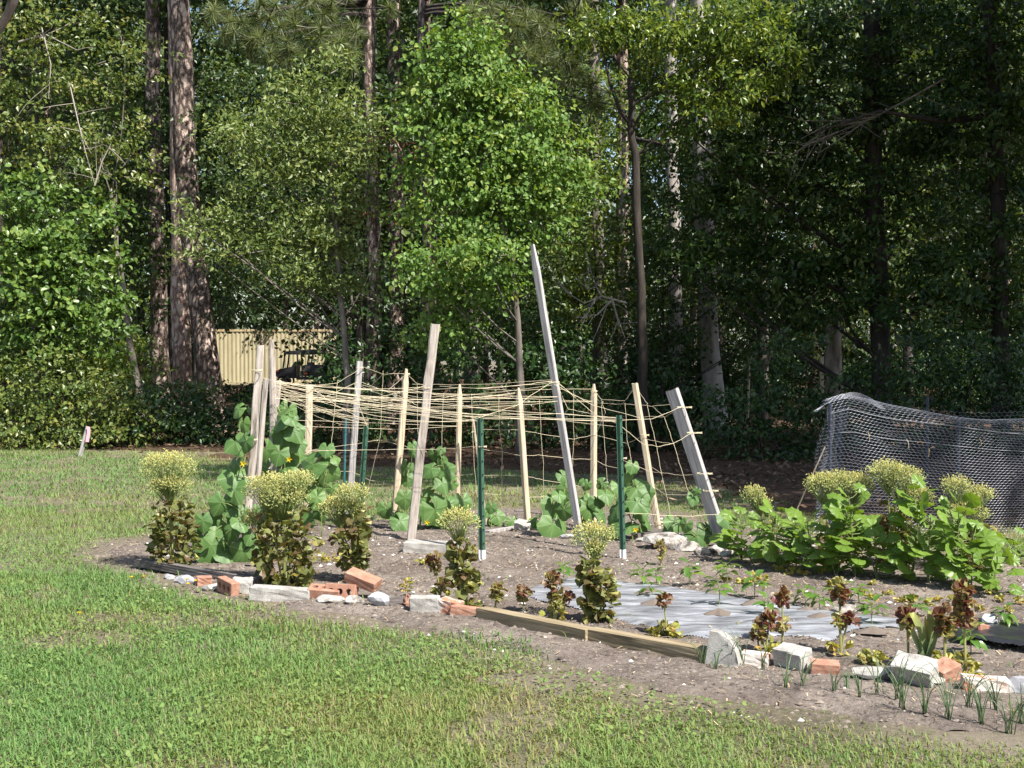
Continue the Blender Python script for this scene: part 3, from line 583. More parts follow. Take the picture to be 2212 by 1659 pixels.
# pine boughs with long needles hanging into the top of the view: each on its own tall pine
def needle_pine(label, d, x, boughs, seed, n):
    rng = np.random.default_rng(seed); x0 = (x-1106)/FPX*d; q = np.array([[x0-.05, d, -.2], [x0+.06, d, 3], [x0-.04, d, 7], [x0, d, 16]])
    root = tree('longleaf_pine', label, 'tree', q, .3, .16, M['pine_bark'], None, seed=seed)
    m = MB(); w = MB(); base = np.array([x0, d, 0]); C = []
    for (bx, by, rx, ry) in boughs:
        c = P(bx, by, d-2.8)-base; k = S(d-2.8)
        tube(w, bez((0, 0, c[2]+.9), (c[0]*.5, c[1]*.5, c[2]+.7), c, 6), np.linspace(.05, .012, 6), 5)
        for t in range(n):
            e = c + rng.normal(0, 1, 3)*np.array([rx/k, .5, ry/k])*.55
            tube(w, [c+(e-c)*.2, e], [.01, .007], 4, cap=False); C.append(e)
    needles(m, rng, C, .27, 80, .0048)
    for z in (12, 14, 15.5): foliage(m, rng, [((rng.normal(0, .8), rng.normal(0, .8), z), (2.2, 2.2, 1.2))], dens=3, per=9, L=.22, asp=.4, twig=.6, gap=.35)
    obj('branches', w.mesh('branches', M['dark_bark']), root)['kind'] = 'stuff'; obj('crown', m.mesh('crown', M['needle']), root)['kind'] = 'stuff'
needle_pine('dark straight pine behind the trellis with long pale needles overhead', 25, 803, [(500,40,70,60),(590,30,80,60),(680,60,80,60),(560,90,60,40),(745,110,50,40),(720,20,70,40),(640,110,60,35)], 71, 15)
needle_pine('pine behind the tallow tree with dark long needles at the top', 24, 922, [(1080,60,60,50),(1150,50,70,60),(1190,120,70,60),(1240,40,70,50),(1240,180,60,50),(1130,130,60,50),(1060,20,60,30),(1290,220,50,40),(1230,300,45,40)], 72, 13)

# vines and shrubs of the left edge
def shrub(label, d, px, spec, mat, seed, L=.07, asp=.6, dens=16, T=T_KITE, gap=.31, name='shrub', per=12, **kw):
    lob = px_lobes(d, spec); x0 = (px-1106)/FPX*d; rng = np.random.default_rng(seed)
    zmax = max(c[2] for c, r in lob)
    q = np.array([[x0, d, -.1], [x0+rng.normal(0, .05), d, zmax*.4], [x0+rng.normal(0, .15), d, max(.3, zmax*.85)]])
    lob = [(np.array([c[0], c[1], max(c[2], r[2]*.75)]), r) for c, r in lob]
    return tree(name, label, 'shrub', q, .05, .02, M['dark_bark'], lob, mat, seed, L=L, asp=asp, dens=dens, T=T, gap=gap, per=per, segs=6, sides=6, **kw)
shrub('tall vine-covered thicket at the left edge of the woods', 22.5, 110, [(40,420,60,45),(30,500,70,55),(120,470,60,40),(190,460,50,35),(90,560,80,50),(180,560,75,50),(60,640,85,50),(170,650,80,50),(230,620,40,40),(110,720,90,45),(210,720,60,45),(40,740,60,50)], M['vine'], 81, L=.085, asp=.8, dens=19, T=T_OVATE, name='vine_thicket')
shrub('broad yellow-green shrub left of the leaning survey stake', 22, 90, [(40,840,70,50),(120,810,80,45),(60,910,80,50),(150,880,90,55),(30,950,60,30),(120,945,90,35)], M['shrub'], 82, dens=20)
shrub('low green shrub just right of the leaning survey stake', 22, 250, [(230,860,70,50),(215,930,60,40),(280,920,70,45),(250,955,70,25)], M['shrub'], 83, dens=20)
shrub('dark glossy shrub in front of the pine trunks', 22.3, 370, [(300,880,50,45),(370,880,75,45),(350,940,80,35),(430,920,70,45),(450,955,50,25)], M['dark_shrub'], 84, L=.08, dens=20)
shrub('sunlit grassy shrub behind the slim leaning trunk', 26, 300, [(290,800,60,35),(250,770,60,40),(200,790,60,40)], M['bay'], 85, L=.1, asp=.3, T=T_LANCE)
shrub('low leafy undergrowth in front of the container', 44, 560, [(490,850,50,16),(560,853,60,16),(640,856,60,16),(720,850,60,22)], M['dark_shrub'], 87, L=.1, dens=12, gap=.2)
shrub('small brownish shrub at the foot of the leaning pine', 23, 500, [(470,870,50,30),(520,900,45,40),(480,930,45,30)], M['shrub'], 86, dens=11, gap=.4)
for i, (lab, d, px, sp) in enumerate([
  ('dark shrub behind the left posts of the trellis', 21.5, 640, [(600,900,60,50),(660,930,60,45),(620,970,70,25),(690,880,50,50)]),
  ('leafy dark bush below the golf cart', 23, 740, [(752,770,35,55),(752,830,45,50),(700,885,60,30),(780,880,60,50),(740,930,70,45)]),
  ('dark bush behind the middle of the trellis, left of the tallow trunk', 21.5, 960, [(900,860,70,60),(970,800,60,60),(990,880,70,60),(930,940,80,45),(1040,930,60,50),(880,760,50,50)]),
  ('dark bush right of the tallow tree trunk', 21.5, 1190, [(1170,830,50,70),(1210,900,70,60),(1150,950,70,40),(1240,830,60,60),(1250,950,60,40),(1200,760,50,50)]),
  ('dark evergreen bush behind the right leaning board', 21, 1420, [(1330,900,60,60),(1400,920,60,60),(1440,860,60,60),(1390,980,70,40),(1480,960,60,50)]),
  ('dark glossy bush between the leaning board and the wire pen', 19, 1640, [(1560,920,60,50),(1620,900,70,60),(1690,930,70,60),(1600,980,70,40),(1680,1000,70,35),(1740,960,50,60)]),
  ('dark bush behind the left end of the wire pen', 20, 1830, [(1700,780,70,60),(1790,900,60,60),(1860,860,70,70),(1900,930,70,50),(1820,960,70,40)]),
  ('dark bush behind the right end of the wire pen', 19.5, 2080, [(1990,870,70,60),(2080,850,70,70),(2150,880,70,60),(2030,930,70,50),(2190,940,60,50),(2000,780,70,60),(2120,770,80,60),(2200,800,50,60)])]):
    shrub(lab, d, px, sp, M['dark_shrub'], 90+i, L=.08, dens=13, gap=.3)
for i, (lab, d, px, sp, mt) in enumerate([
  ('shaded bushy tree between the forked tree and the pale trunks', 24.5, 1430, [(1440,420,70,60),(1480,520,70,60),(1420,600,60,60),(1490,330,70,50),(1570,420,70,60),(1580,540,60,60),(1470,700,60,50),(1580,640,60,50),(1640,720,60,60),(1700,660,70,50)], 'oak'),
  ('sunlit thin tree between the tallow tree and the forked tree', 25, 1290, [(1230,580,60,45),(1300,560,50,45),(1250,660,60,40),(1300,640,50,45),(1220,480,50,45),(1290,430,50,50),(1300,330,50,50),(1250,360,45,50),(1330,240,45,45),(1280,200,45,45)], 'bay'),
  ('shaded bushy tree behind the tallow tree', 23.5, 880, [(880,420,60,60),(860,640,60,50),(900,720,70,60),(990,780,60,60),(1090,640,70,60),(1120,560,60,50),(1150,700,60,60),(1060,730,60,60),(1040,480,80,60),(860,250,60,60)], 'oak'),
  ('shaded bushy tree behind the loose yellow-green tree', 25, 775, [(560,560,80,60),(610,610,70,36),(510,640,60,45),(600,420,80,60),(745,640,40,40),(700,300,80,60),(560,300,80,60),(480,200,70,60),(620,180,80,60),(480,420,70,60),(760,500,50,60)], 'wood_leaf'),
  ('shaded bushy tree between the thicket and the pine trunks', 28, 290, [(260,470,60,60),(310,560,50,60),(250,600,50,50),(290,360,60,60),(320,260,50,50),(230,330,60,60),(310,690,40,50)], 'oak')]):
    shrub(lab, d, px, sp, M[mt], 110+i, L=.085, dens=12, gap=.34, name='bushy_tree')['category'] = 'tree'
# dead reddish branch and bare limbs
m = MB(); rng = np.random.default_rng(5); foliage(m, rng, [(np.zeros(3), (.3, .3, .3)), ((-.55, .1, -1.5), (.28, .25, .25))], dens=12, per=9, L=.08, asp=.25, twig=.3, T=T_LANCE, droop=1.2)
b0 = P(862, 300, 24.6); root = empty('dead_branch', b0, 'drooping branch of dead red-brown needles by the dark straight pine', 'branch')
w = MB(); tube(w, [(-.5, .3, .35), (-.2, .1, .15), (0, 0, 0), (.1, 0, -.3)], [.03, .025, .02, .01], 5); tube(w, [(-.5, .3, .35), (-.6, .2, -.6), (-.55, .1, -1.5)], [.025, .02, .01], 5)
obj('twigs', w.mesh('twigs', M['dark_bark']), root); obj('foliage', m.mesh('foliage', M['red_leaf']), root)['kind'] = 'stuff'
def bare_branch(label, d, lines, w0, mat, d2=0, fork=3, seed=1):
    rng = np.random.default_rng(seed); m = MB(); base = P(*lines[0][0], d)
    for L_ in lines:
        p = np.array([P(x, y, d + d2*k/len(L_))-base for k, (x, y) in enumerate(L_)]); tube(m, p, np.linspace(w0, w0*.3, len(p)), 5)
        for k in range(fork):
            t = rng.integers(1, len(p)); s = p[t-1]+(p[t]-p[t-1])*rng.random(); v = (p[t]-p[t-1]); e = s + v*.45 + rng.normal(0, .3, 3)
            tube(m, [s, (s+e)/2+rng.normal(0, .03, 3), e], [w0*.4, w0*.3, w0*.15], 4)
    tag(obj('bare_branch', m.mesh('bare_branch', mat), None, base), label, 'branch')
bare_branch('crooked bare branch sunlit left of the forked tree', 22.5, [[(1355,655),(1300,640),(1262,655),(1225,632),(1205,610)],[(1300,640),(1288,620),(1270,625),(1245,600)],[(1320,640),(1335,690),(1350,730)],[(1290,640),(1260,690)],[(1320,650),(1290,680),(1265,680)]], .02, M['pale_bark'], seed=2, fork=4)
bare_branch('long bare silvery limb reaching left from the right edge trees', 21, [[(2040,170),(1960,215),(1880,258),(1810,285)],[(1880,255),(1800,262),(1730,300)],[(1810,285),(1750,310),(1690,345)],[(1900,240),(1830,290),(1770,330)],[(1870,262),(1790,275),(1720,330)]], .018, M['grey_bark'], seed=3, fork=7)
bare_branch('pale bare fork by the dark straight pine', 24.3, [[(712,730),(740,690),(762,660),(790,610),(808,560)],[(762,660),(755,610),(735,575)]], .022, M['grey_bark'], seed=4)
bare_branch('thin bare vine hanging among the leaves at the top left', 23.5, [[(150,180),(168,260),(185,330),(205,400)],[(205,400),(220,350),(240,310)],[(90,60),(110,140),(105,210)],[(40,90),(100,75),(170,110)]], .016, M['twig'], seed=6, fork=5)
bare_branch('dark bough hanging into the top left corner', 14, [[(36,-30),(28,8),(14,40),(-8,75),(-60,130)]], .07, M['dark_bark'], seed=7, fork=0)
for lab, x0, x1, ytop, d, w in (('short yellow wooden stake left of the dead snag', 1775, 1776, 770, 23.4, 9), ('pale thin stake deep in the woods behind the leaning board', 1619, 1614, 775, 26, 6)):
    b = P(x1, 900, d); b[2] = 0; t = P(x0, ytop, d); m = MB(); tube(m, [(0, 0, -.05), (t-b)*.5, t-b], w/S(d)/2, 8)
    tag(obj('wooden_stake', m.mesh('wooden_stake', M['wood_tan']), None, b), lab, 'stake')
# trees standing right of the view that shade the far lawn and the right-hand woods
def shade_tree(label, x, d, H, lob, seed, mat='oak'):
    q = np.array([[x, d, -.2], [x+.1, d, 3], [x-.1, d+.1, H*.9]])
    tree('shade_tree', label, 'tree', q, .42, .12, M['dark_bark'], [hi(l[0]-.3, l[1]-.3, *l[2:]) for l in lob], M[mat], seed, L=.2, asp=.6, dens=9, per=12, twig=.5, gap=.2, shell=.4)
shade_tree('large oak beside the right end of the wire pen', 9.6, 12.6, 13, [(3.3,12.6,9,1.7,1),(5.1,12.4,9,1.8,1.1),(7.1,12.4,9.3,2,1.2),(9.1,12.4,9.3,2.2,1.4),(11.1,12.2,9,2.3,1.5),(9,14.6,9.5,2.2,1.4),(8.5,12.8,11,2.4,1.4),(11.5,14,10,2.3,1.5)], 131)
shade_tree('large oak behind the right end of the wire pen', 12.5, 17, 14, [(12,17,7.5,2.8,1.8),(9.6,16.5,9,2.6,1.6),(14.5,17,9,2.8,1.8),(12,17.5,11.5,3.2,1.8),(10.5,19,8,2.6,1.7),(8.9,17.5,8.3,2.0,1.3),(13,20,9,2.8,1.8),(9,20.5,10,2.6,1.6)], 132)
shade_tree('large oak far right of the garden', 17, 14, 14, [(17,14,8,3,2),(15,13,10,2.6,1.7),(19,15,10,3,2),(17,16,12,3,2)], 133)
shade_tree('large oak just outside the right edge of the garden', 13.2, 9.6, 12, [(9.3,8.9,9,1.8,1.1),(11.3,8.9,9,2,1.3),(13.3,8.9,9.3,2.2,1.4),(10.2,10.7,9.3,1.9,1.2),(12.3,10.7,9.5,2.2,1.4),(14.5,10.5,9,2,1.4)], 134)

# ------------------------------------------------------------------ container and utility cart
def container():
    d = 69.; x0, x1 = (463-1106)/42.03, (463-1106)/42.03+6.06; H = 2.9; D = 2.44
    root = empty('shipping_container', ((x0+x1)/2, d, 0), 'cream corrugated steel shipping container beyond the pine trunks', 'container')
    def corr(a0, a1, z0, z1, flip):
        m = MB(); pr = []; a = a0
        while a < a1-.02:
            for da, dep in ((0, 0), (.07, 0), (.105, .036), (.175, .036), (.21, 0)): pr.append((min(a+da, a1), dep))
            a += .21
        pr = np.array(pr); n = len(pr)
        V = np.concatenate([np.stack([pr[:, 0], pr[:, 1], np.full(n, z)], 1) for z in (z0, z1)])
        i = np.arange(n-1); m.add(V, np.stack([i, i+1, i+1+n, i+n], 1)); return m
    L = (x1-x0)/2
    for nm, rz, loc, half in (('side_panel', 0, (0, .03, 0), L), ('side_panel', math.pi, (0, D-.03, 0), L), ('end_panel', math.pi/2, (L-.03, D/2, 0), D/2), ('end_panel', -math.pi/2, (-L+.03, D/2, 0), D/2)):
        obj(nm, corr(-half+.08, half-.08, .2, H-.12, 0).mesh(nm, M['container']), root, loc, (0, 0, rz))
    m = MB(); box(m, -L+.02, L-.02, .05, D-.05, H-.05, H-.02); obj('roof', m.mesh('roof', M['container']), root)
    for y in (0, D-.08):
        m = MB(); box(m, -L, L, y, y+.08, H-.12, H); obj('top_rail', m.mesh('top_rail', M['rust']), root)
        m = MB(); box(m, -L, L, y, y+.08, .05, .2); obj('bottom_rail', m.mesh('bottom_rail', M['container']), root)
        for x in (-L, L-.1):
            m = MB(); box(m, x-.003, x+.103, y-.003, y+.083, 0, H+.003); obj('corner_post', m.mesh('corner_post', M['container']), root)
container()
def cart():
    d = 65.; root = empty('utility_cart', ((660-1106)/FPX*d, d, 0), 'black roofed utility cart parked in front of the container', 'cart')
    def part(nm, mat, f, par=root, sm=False):
        m = MB(); f(m); return obj(nm, m.mesh(nm, M[mat], sm), par)
    def prof(m, pts, y0, y1):
        n = len(pts); V = [(x, y0, z) for x, z in pts]+[(x, y1, z) for x, z in pts]
        m.add(V, [(i, (i+1) % n, n+(i+1) % n, n+i) for i in range(n)]); b = m.n-2*n
        m.f.append(np.array([list(range(b, b+n))[::-1]])); m.f.append(np.array([list(range(b+n, b+2*n))]))
    part('hood', 'black_body', lambda m: prof(m, [(-1.4, .62), (-1.36, .78), (-1.1, .92), (-.6, 1.0), (-.42, 1.26), (-.34, 1.26), (-.34, .45), (-1.2, .45)], -.62, .62))
    part('floor_pan', 'black_body', lambda m: box(m, -.34, 1.0, -.66, .66, .38, .52))
    part('seat', 'grey_body', lambda m: (box(m, -.15, .3, -.6, .6, .55, .8), box(m, .2, .36, -.6, .6, .8, 1.22)))
    part('cargo_bed', 'grey_body', lambda m: prof(m, [(.02, .78), (-.1, 1.0), (.05, 1.1), (1.42, 1.1), (1.42, .75), (.9, .72)], -.7, .7))
    part('fender', 'black_body', lambda m: prof(m, [(.25, .5), (.3, .75), (1.35, .72), (1.4, .55), (1.2, .45)], -.72, .72))
    part('roof', 'grey_body', lambda m: prof(m, [(-.97, 1.6), (-.9, 1.74), (-.3, 1.8), (.3, 1.84), (.9, 1.84), (1.05, 1.76), (1.02, 1.62), (0, 1.58)], -.66, .66))
    for y in (-.62, .62):
        part('cage_post', 'black_body', lambda m: tube(m, [(-.98, y, .95), (-.93, y, 1.3), (-.88, y, 1.7)], .045, 6))
        part('cage_post', 'black_body', lambda m: tube(m, [(-.25, y, .5), (-.28, y, 1.2), (-.3, y, 1.68)], .04, 6))
        part('cage_post', 'black_body', lambda m: tube(m, [(.16, y, .6), (.2, y, 1.2), (.28, y, 1.68)], .04, 6))
        part('cage_post', 'black_body', lambda m: tube(m, [(.95, y, 1.0), (1.05, y, 1.4), (.98, y, 1.72)], .028, 6))
        part('headlight', 'red_lamp', lambda m: box(m, -1.3, -1.18, y*.97-.04, y*.97+.04, .76, .84))
        part('reflector', 'red_lamp', lambda m: box(m, .02, .2, y*1.16-.01, y*1.16+.01, .66, .71))
        part('side_badge', 'white_paint', lambda m: box(m, 1.05, 1.35, y*1.14-.006, y*1.14+.006, .99, 1.06))
        for x in (-.95, .95):
            w = part('wheel', 'tyre', lambda m: tube(m, [(x, y*1.03-.12, .31), (x, y*1.03-.09, .31), (x, y*1.03+.09, .31), (x, y*1.03+.12, .31)], [.25, .31, .31, .25], 16), sm=False)
            part('rim', 'grey_body', lambda m: tube(m, [(x, y*1.03-.125, .31), (x, y*1.03+.125, .31)], .15, 12), w)
    a = np.linspace(0, 2*math.pi, 13)
    part('steering_wheel', 'grey_body', lambda m: tube(m, np.stack([-.3+.06*np.cos(a), -.3+.17*np.sin(a), 1.2+.16*np.cos(a)], 1), .015, 5, cap=False))
cart()

# ------------------------------------------------------------------ posts and stakes
def align(o, a, b, yaw=0):
    z = Vector(b)-Vector(a); z.normalize(); x = Vector((1, 0, 0)); x = (x - z*x.dot(z)).normalized(); y = z.cross(x)
    R = Matrix((x, y, z)).transposed().to_4x4() @ Matrix.Rotation(yaw, 4, 'Z')
    o.matrix_world = Matrix.Translation(Vector(a)) @ R
def post_mesh(w, t, L, rng, rough=0., tip='flat', segs=14, round_=False, bury=.15):
    zs = np.linspace(-bury, L, segs); V = []; c = min(w, t)*.16
    pr = np.array([(-w/2+c, -t/2), (w/2-c, -t/2), (w/2, -t/2+c), (w/2, t/2-c), (w/2-c, t/2), (-w/2+c, t/2), (-w/2, t/2-c), (-w/2, -t/2+c)])
    if round_: a = np.arange(8)*math.pi/4; pr = np.stack([np.cos(a)*w/2, np.sin(a)*t/2], 1)
    off = np.zeros(2)
    for i, z in enumerate(zs):
        off = off*.8 + rng.normal(0, rough*w*.25, 2); s = np.ones((8, 1))
        if tip == 'point' and i == segs-1: s = s*.35
        if tip == 'dome' and i == segs-1: s = s*.55
        zz = np.full(8, z)
        if i == segs-1: zz = zz + (rng.uniform(-1, .6, 8)*w*.9 if tip == 'broken' else rng.normal(0, w*.05, 8))
        V.append(np.concatenate([pr*s*(1+rng.normal(0, rough*.5, (8, 1)))+off, zz[:, None]], 1))
    n = segs; i, j = np.meshgrid(np.arange(n-1), np.arange(8), indexing='ij'); a = (i*8+j).ravel(); b = (i*8+(j+1) % 8).ravel()
    m = MB(); m.add(np.concatenate(V), np.stack([a, b, b+8, a+8], 1)); m.f.append(np.array([list(range((n-1)*8, n*8))]))
    return m
def post(name, label, cat, top, base, wpx, tr, mat, seed, dy=0, yaw=0, rough=0., tip='flat', round_=False, group=None):
    b = G(*base); Y = b[1]; t = P(*top, Y+dy); w = wpx/S(Y); L = np.linalg.norm(t-b)
    m = post_mesh(w, w*tr, L, np.random.default_rng(seed), rough, tip, round_=round_)
    o = obj(name, m.mesh(name, M[mat])); align(o, b, t, yaw); return tag(o, label, cat, group)
post('leaning_board', 'tallest weathered grey board leaning left over the trellis', 'board', (1150, 528), (1257, 1187), 17, .55, 'wood_grey', 1, yaw=-.7, tip='dome', dy=.3)
post('leaning_board', 'wide grey board leaning left at the right end of the trellis', 'board', (1452, 843), (1566, 1188), 30, .4, 'wood_grey', 2, yaw=-.7, dy=.2)
post('rough_post', 'rough grey split post leaning right in the middle of the trellis', 'post', (940, 700), (887, 1170), 19, .8, 'wood_rough', 3, rough=.09, tip='flat')
post('rough_post', 'knotty split post, leftmost of the trellis corner cluster', 'post', (562, 752), (528, 1218), 16, .8, 'wood_rough', 4, rough=.12, tip='broken', dy=.1)
post('rough_post', 'pale post leaning beside the leftmost split post', 'post', (574, 818), (545, 1200), 12, .9, 'wood_rough', 5, rough=.06, round_=True)
post('rough_post', 'grey post with a rounded knob top in the trellis corner', 'post', (587, 734), (594, 1190), 15, .9, 'wood_rough', 6, rough=.05, tip='dome', round_=True)
post('rough_post', 'short grey post behind the knob-topped post', 'post', (602, 822), (572, 1165), 12, .8, 'wood_rough', 7, rough=.05)
for i, (t, b, w, lab) in enumerate([((668,832),(662,1150),15,'pale wooden stake standing among the left cucumber leaves'),((777,780),(752,1132),14,'tall square stake leaning right, left of the dark metal post'),((878,797),(850,1146),13,'thin pointed stake between the dark metal post and the rough middle post'),
    ((993,830),(988,1130),13,'round wooden stake just right of the rough middle post'),((1120,838),(1141,1142),13,'wooden stake between the green metal post and the tallest board'),((1283,830),(1282,1130),13,'upright wooden stake just right of the tallest board'),((1371,828),(1424,1157),14,'yellowish stake leaning left beside the right leaning board')]):
    post('wooden_stake', lab, 'stake', t, b, w, .85, 'wood_tan' if i != 1 else 'wood_grey', 20+i, rough=.03, tip='point' if i in (2, 3, 4, 5) else 'flat', yaw=.2*i, round_=i in (3,))
def metal_post(label, top, base, wpx, mat, white=None, seed=1, spade=False):
    b = G(*base); Y = b[1]; t = P(*top, Y); L = np.linalg.norm(t-b); w = wpx/S(Y)
    root = empty('metal_post', b, label, 'post'); align(root, b, t, .5)
    m = MB(); z0 = .09 if white else -.12
    a = np.array([(-.5, .25), (-.28, .25), (-.16, -.25), (.16, -.25), (.28, .25), (.5, .25), (.5, .16), (.34, .16), (.22, -.4), (-.22, -.4), (-.34, .16), (-.5, .16)])*w
    n = len(a); V = np.concatenate([np.c_[a, np.full(n, z0)], np.c_[a, np.full(n, L)]])
    m.add(V, [(i, (i+1) % n, n+(i+1) % n, n+i) for i in range(n)]); m.f.append(np.array([list(range(n, 2*n))]))
    obj('channel', m.mesh('channel', M[mat]), root)
    if white:
        m = MB(); V2 = V.copy(); V2[:n, 2] = -.12; V2[n:, 2] = z0-.001; m.add(V2*np.array([1.03, 1.03, 1]), [(i, (i+1) % n, n+(i+1) % n, n+i) for i in range(n)]); m.f.append(np.array([list(range(n, 2*n))]))
        obj('painted_tip', m.mesh('painted_tip', M['white_paint']), root)['label'] = 'white painted foot'
    for k in range(int(L/.1)):
        m = MB(); z = .14+k*.1; tube(m, [(0, -.4*w, z), (0, -.75*w, z+.006)], [w*.12, w*.07], 5); obj('hook', m.mesh('hook', M[mat]), root)
    return root
metal_post('green channel post with white foot near the centre of the trellis', (1038, 903), (1043, 1214), 15, 'green_paint', True)
metal_post('green channel post with white foot right of the tallest board', (1338, 897), (1347, 1213), 14, 'green_paint', True)
metal_post('dark green channel post left of the rough middle post', (792, 920), (775, 1152), 12, 'green_paint')
post('thin_rod', 'thin teal rod behind the tall square stake', 'rod', (747, 905), (741, 1140), 5, 1, 'teal_paint', 31, round_=True)
post('thin_stick', 'thin brown stick leaning behind the central green post', 'stick', (1022, 905), (1051, 1135), 5, 1, 'wood_tan', 32, round_=True, rough=.08)
post('survey_stake', 'grey survey stake leaning right at the left edge of the woods', 'stake', (190, 922), (173, 986), 9, .5, 'wood_grey', 33)
b = G(173, 986); t = P(191, 922, b[1]-.03); m = MB()
V = [t+np.array([dx*.035+.01*math.sin(k), -.012-.004*k, -.045*k]) for k in range(6) for dx in (-.7, .7)]
m.add(np.array(V)-t, [(2*k, 2*k+1, 2*k+3, 2*k+2) for k in range(5)]); m.add(np.array(V)-t+np.array([0, .004, 0]), [(2*k, 2*k+2, 2*k+3, 2*k+1) for k in range(5)])
tag(obj('marking_ribbon', m.mesh('marking_ribbon', M['pink']), None, t), 'faded pink ribbon hanging from the survey stake', 'ribbon')

# ------------------------------------------------------------------ twine netting tied between the posts
bx, bY = [540, 600, 663, 752, 850, 988, 1140, 1283, 1423, 1500, 1566], [9.8, 10.6, 11.4, 11.95, 11.6, 12.05, 11.7, 12.05, 11.2, 10.8, 10.45]
fx_, fY = [528, 594, 887, 1042, 1257, 1347, 1566], [9.7, 10.3, 10.85, 9.78, 10.4, 9.82, 10.4]
back = lambda x: float(np.interp(x, bx, bY)); front = lambda x: float(np.interp(x, fx_, fY))
NET = empty('twine_netting', G(700, 1180), 'tan twine netting strung between all the trellis posts', 'netting'); net0 = np.array(NET.location)
rt = np.random.default_rng(17)
def strand(pts, sag=.0, r=.0016, seg=5):
    pts = [np.asarray(p) for p in pts]; out = []
    for a, b in zip(pts[:-1], pts[1:]):
        t = np.linspace(0, 1, seg+1)[:-1]
        for q in t: p = a+(b-a)*q; p = p + np.array([0, 0, -4*q*(1-q)*sag]); out.append(p)
    out.append(pts[-1]); m = MB(); o = np.array(out)-net0; o[1:-1] += rt.normal(0, .002, (len(o)-2, 3))
    tube(m, o, r, 4, rt.random()); obj('strand', m.mesh('strand', M['twine']), NET)
def Z3(zx, zy): return 516.2+zx/4, 700.5+zy/4
def Z4(zx, zy): return 1032.3+zx/4, 700.5+zy/4
def ln(conv, pts, dep, **kw): strand([P(*conv(*p), dep(conv(*p)[0])) for p in pts], **kw)
for pts in [[(640,530),(850,510),(1040,385)], [(1060,360),(1240,430),(1440,425)], [(1240,430),(1130,545),(1000,640)], [(1450,430),(1540,515),(1660,545)], [(1440,430),(1300,560),(1050,720)], [(640,640),(760,620),(1020,500)],
   [(1060,500),(1430,640),(1540,700)], [(400,825),(1100,850),(1900,880)], [(520,880),(1400,910),(1900,880)], [(500,1110),(740,1070),(1210,1000),(1410,1045),(1560,1100)], [(860,1270),(980,1270),(1130,1345),(1370,1390),(1500,1370)], [(1100,1450),(1370,1500)],
   [(855,480),(820,800),(790,1110)], [(1245,400),(1225,900),(1215,1000),(1110,1450)], [(1540,515),(1545,900),(1550,1000)], [(1765,600),(1755,900),(1750,1120)], [(2010,600),(2030,1200),(2060,1500)], [(1560,1310),(1870,1310),(2020,1295)]]: ln(Z3, pts, back)
for pts in [[(430,1100),(1080,1085),(1700,1080),(2090,1055)], [(395,600),(400,830),(400,1090),(350,1310)], [(320,690),(400,825)], [(330,1040),(400,1090)], [(150,400),(240,470),(330,520)]]: ln(Z3, pts, front)
for pts in [[(680,500),(840,620),(1000,680),(1250,690),(1350,540)], [(1370,560),(1470,690)], [(1000,560),(1065,650),(1270,660),(1355,550)], [(0,555),(340,575),(640,560),(1000,560)], [(0,905),(360,915),(690,970),(830,995),(1000,955),(1290,1030),(1420,970)], [(40,1080),(390,1135),(550,1130),(800,1165),(1000,1165),(1100,1220),(1240,1245)],
   [(0,1300),(400,1310),(570,1345),(880,1400)], [(50,1460),(430,1500),(570,1485),(690,1560)], [(1450,990),(1690,1035)], [(1480,1220),(1590,1290)], [(180,600),(185,900),(210,1100),(205,1300),(215,1500),(205,1600)], [(530,650),(545,950),(560,1140),(570,1480),(560,1640)], [(825,570),(830,990),(815,1250)], [(1065,650),(1095,1080),(1125,1400),(1200,1440)], [(1270,680),(1290,1000),(1330,1200)],
   [(1460,690),(1530,1000),(1590,1290),(1660,1640)], [(1510,710),(1610,800),(1690,1030),(1770,1300),(1830,1480)], [(1530,1410),(1620,1470),(1830,1475),(2010,1425)], [(1480,1270),(1760,1305),(1970,1290)], [(1390,800),(1620,800),(1770,700)], [(1260,690),(1500,705),(1760,690)], [(1010,980),(1100,760),(1065,650)]]: ln(Z4, pts, back)
for pts in [[(640,490),(340,530),(0,555),(-330,535)], [(1240,880),(1420,1030),(1560,1055),(1690,1030),(1850,940)], [(1250,1170),(1480,1270)], [(1260,1630),(1790,1660),(2080,1640)], [(680,520),(780,730),(1000,780),(1230,820)], [(640,500),(330,700),(0,810)], [(690,500),(1000,770),(1230,870)], [(1240,830),(1500,820),(1770,710)], [(660,520),(1000,700),(1400,810)], [(40,815),(690,825),(1230,835)], [(0,780),(690,770),(1230,810)]]: ln(Z4, pts, front)
ends = [((776,800),12),((878,812),11.6),((931,832),10.85),((993,845),12.05),((1040,906),9.78),((1120,852),11.7),((1192,826),10.4),((1205,862),10.4),((1212,890),10.4),((1283,862),12.05),((1339,902),9.82),((1339,910),9.82),((796,912),11.3)]
for k in range(24):
    (ex, ey), eY = ends[[4, 4, 12, 7, 10, 12, 4, 5, 12, 2][k % 10] if k < 20 else rt.integers(len(ends))]
    a = P(596+rt.uniform(-4, 8), 838+rt.uniform(-16, 24), 10.2+rt.uniform(-.1, .3))
    strand([a, P(ex, ey+rt.uniform(-6, 8), eY)], sag=rt.uniform(.0, .1), seg=12)
for k in range(12):
    a = P(*[(668, 850), (777, 830), (878, 840), (662, 880)][k % 4], back([668, 777, 878, 662][k % 4])) + rt.normal(0, .03, 3)
    (ex, ey), eY = ends[rt.integers(3, len(ends))]
    strand([a, P(ex, ey+rt.uniform(-10, 14), eY)], sag=rt.uniform(0, .06), seg=10)
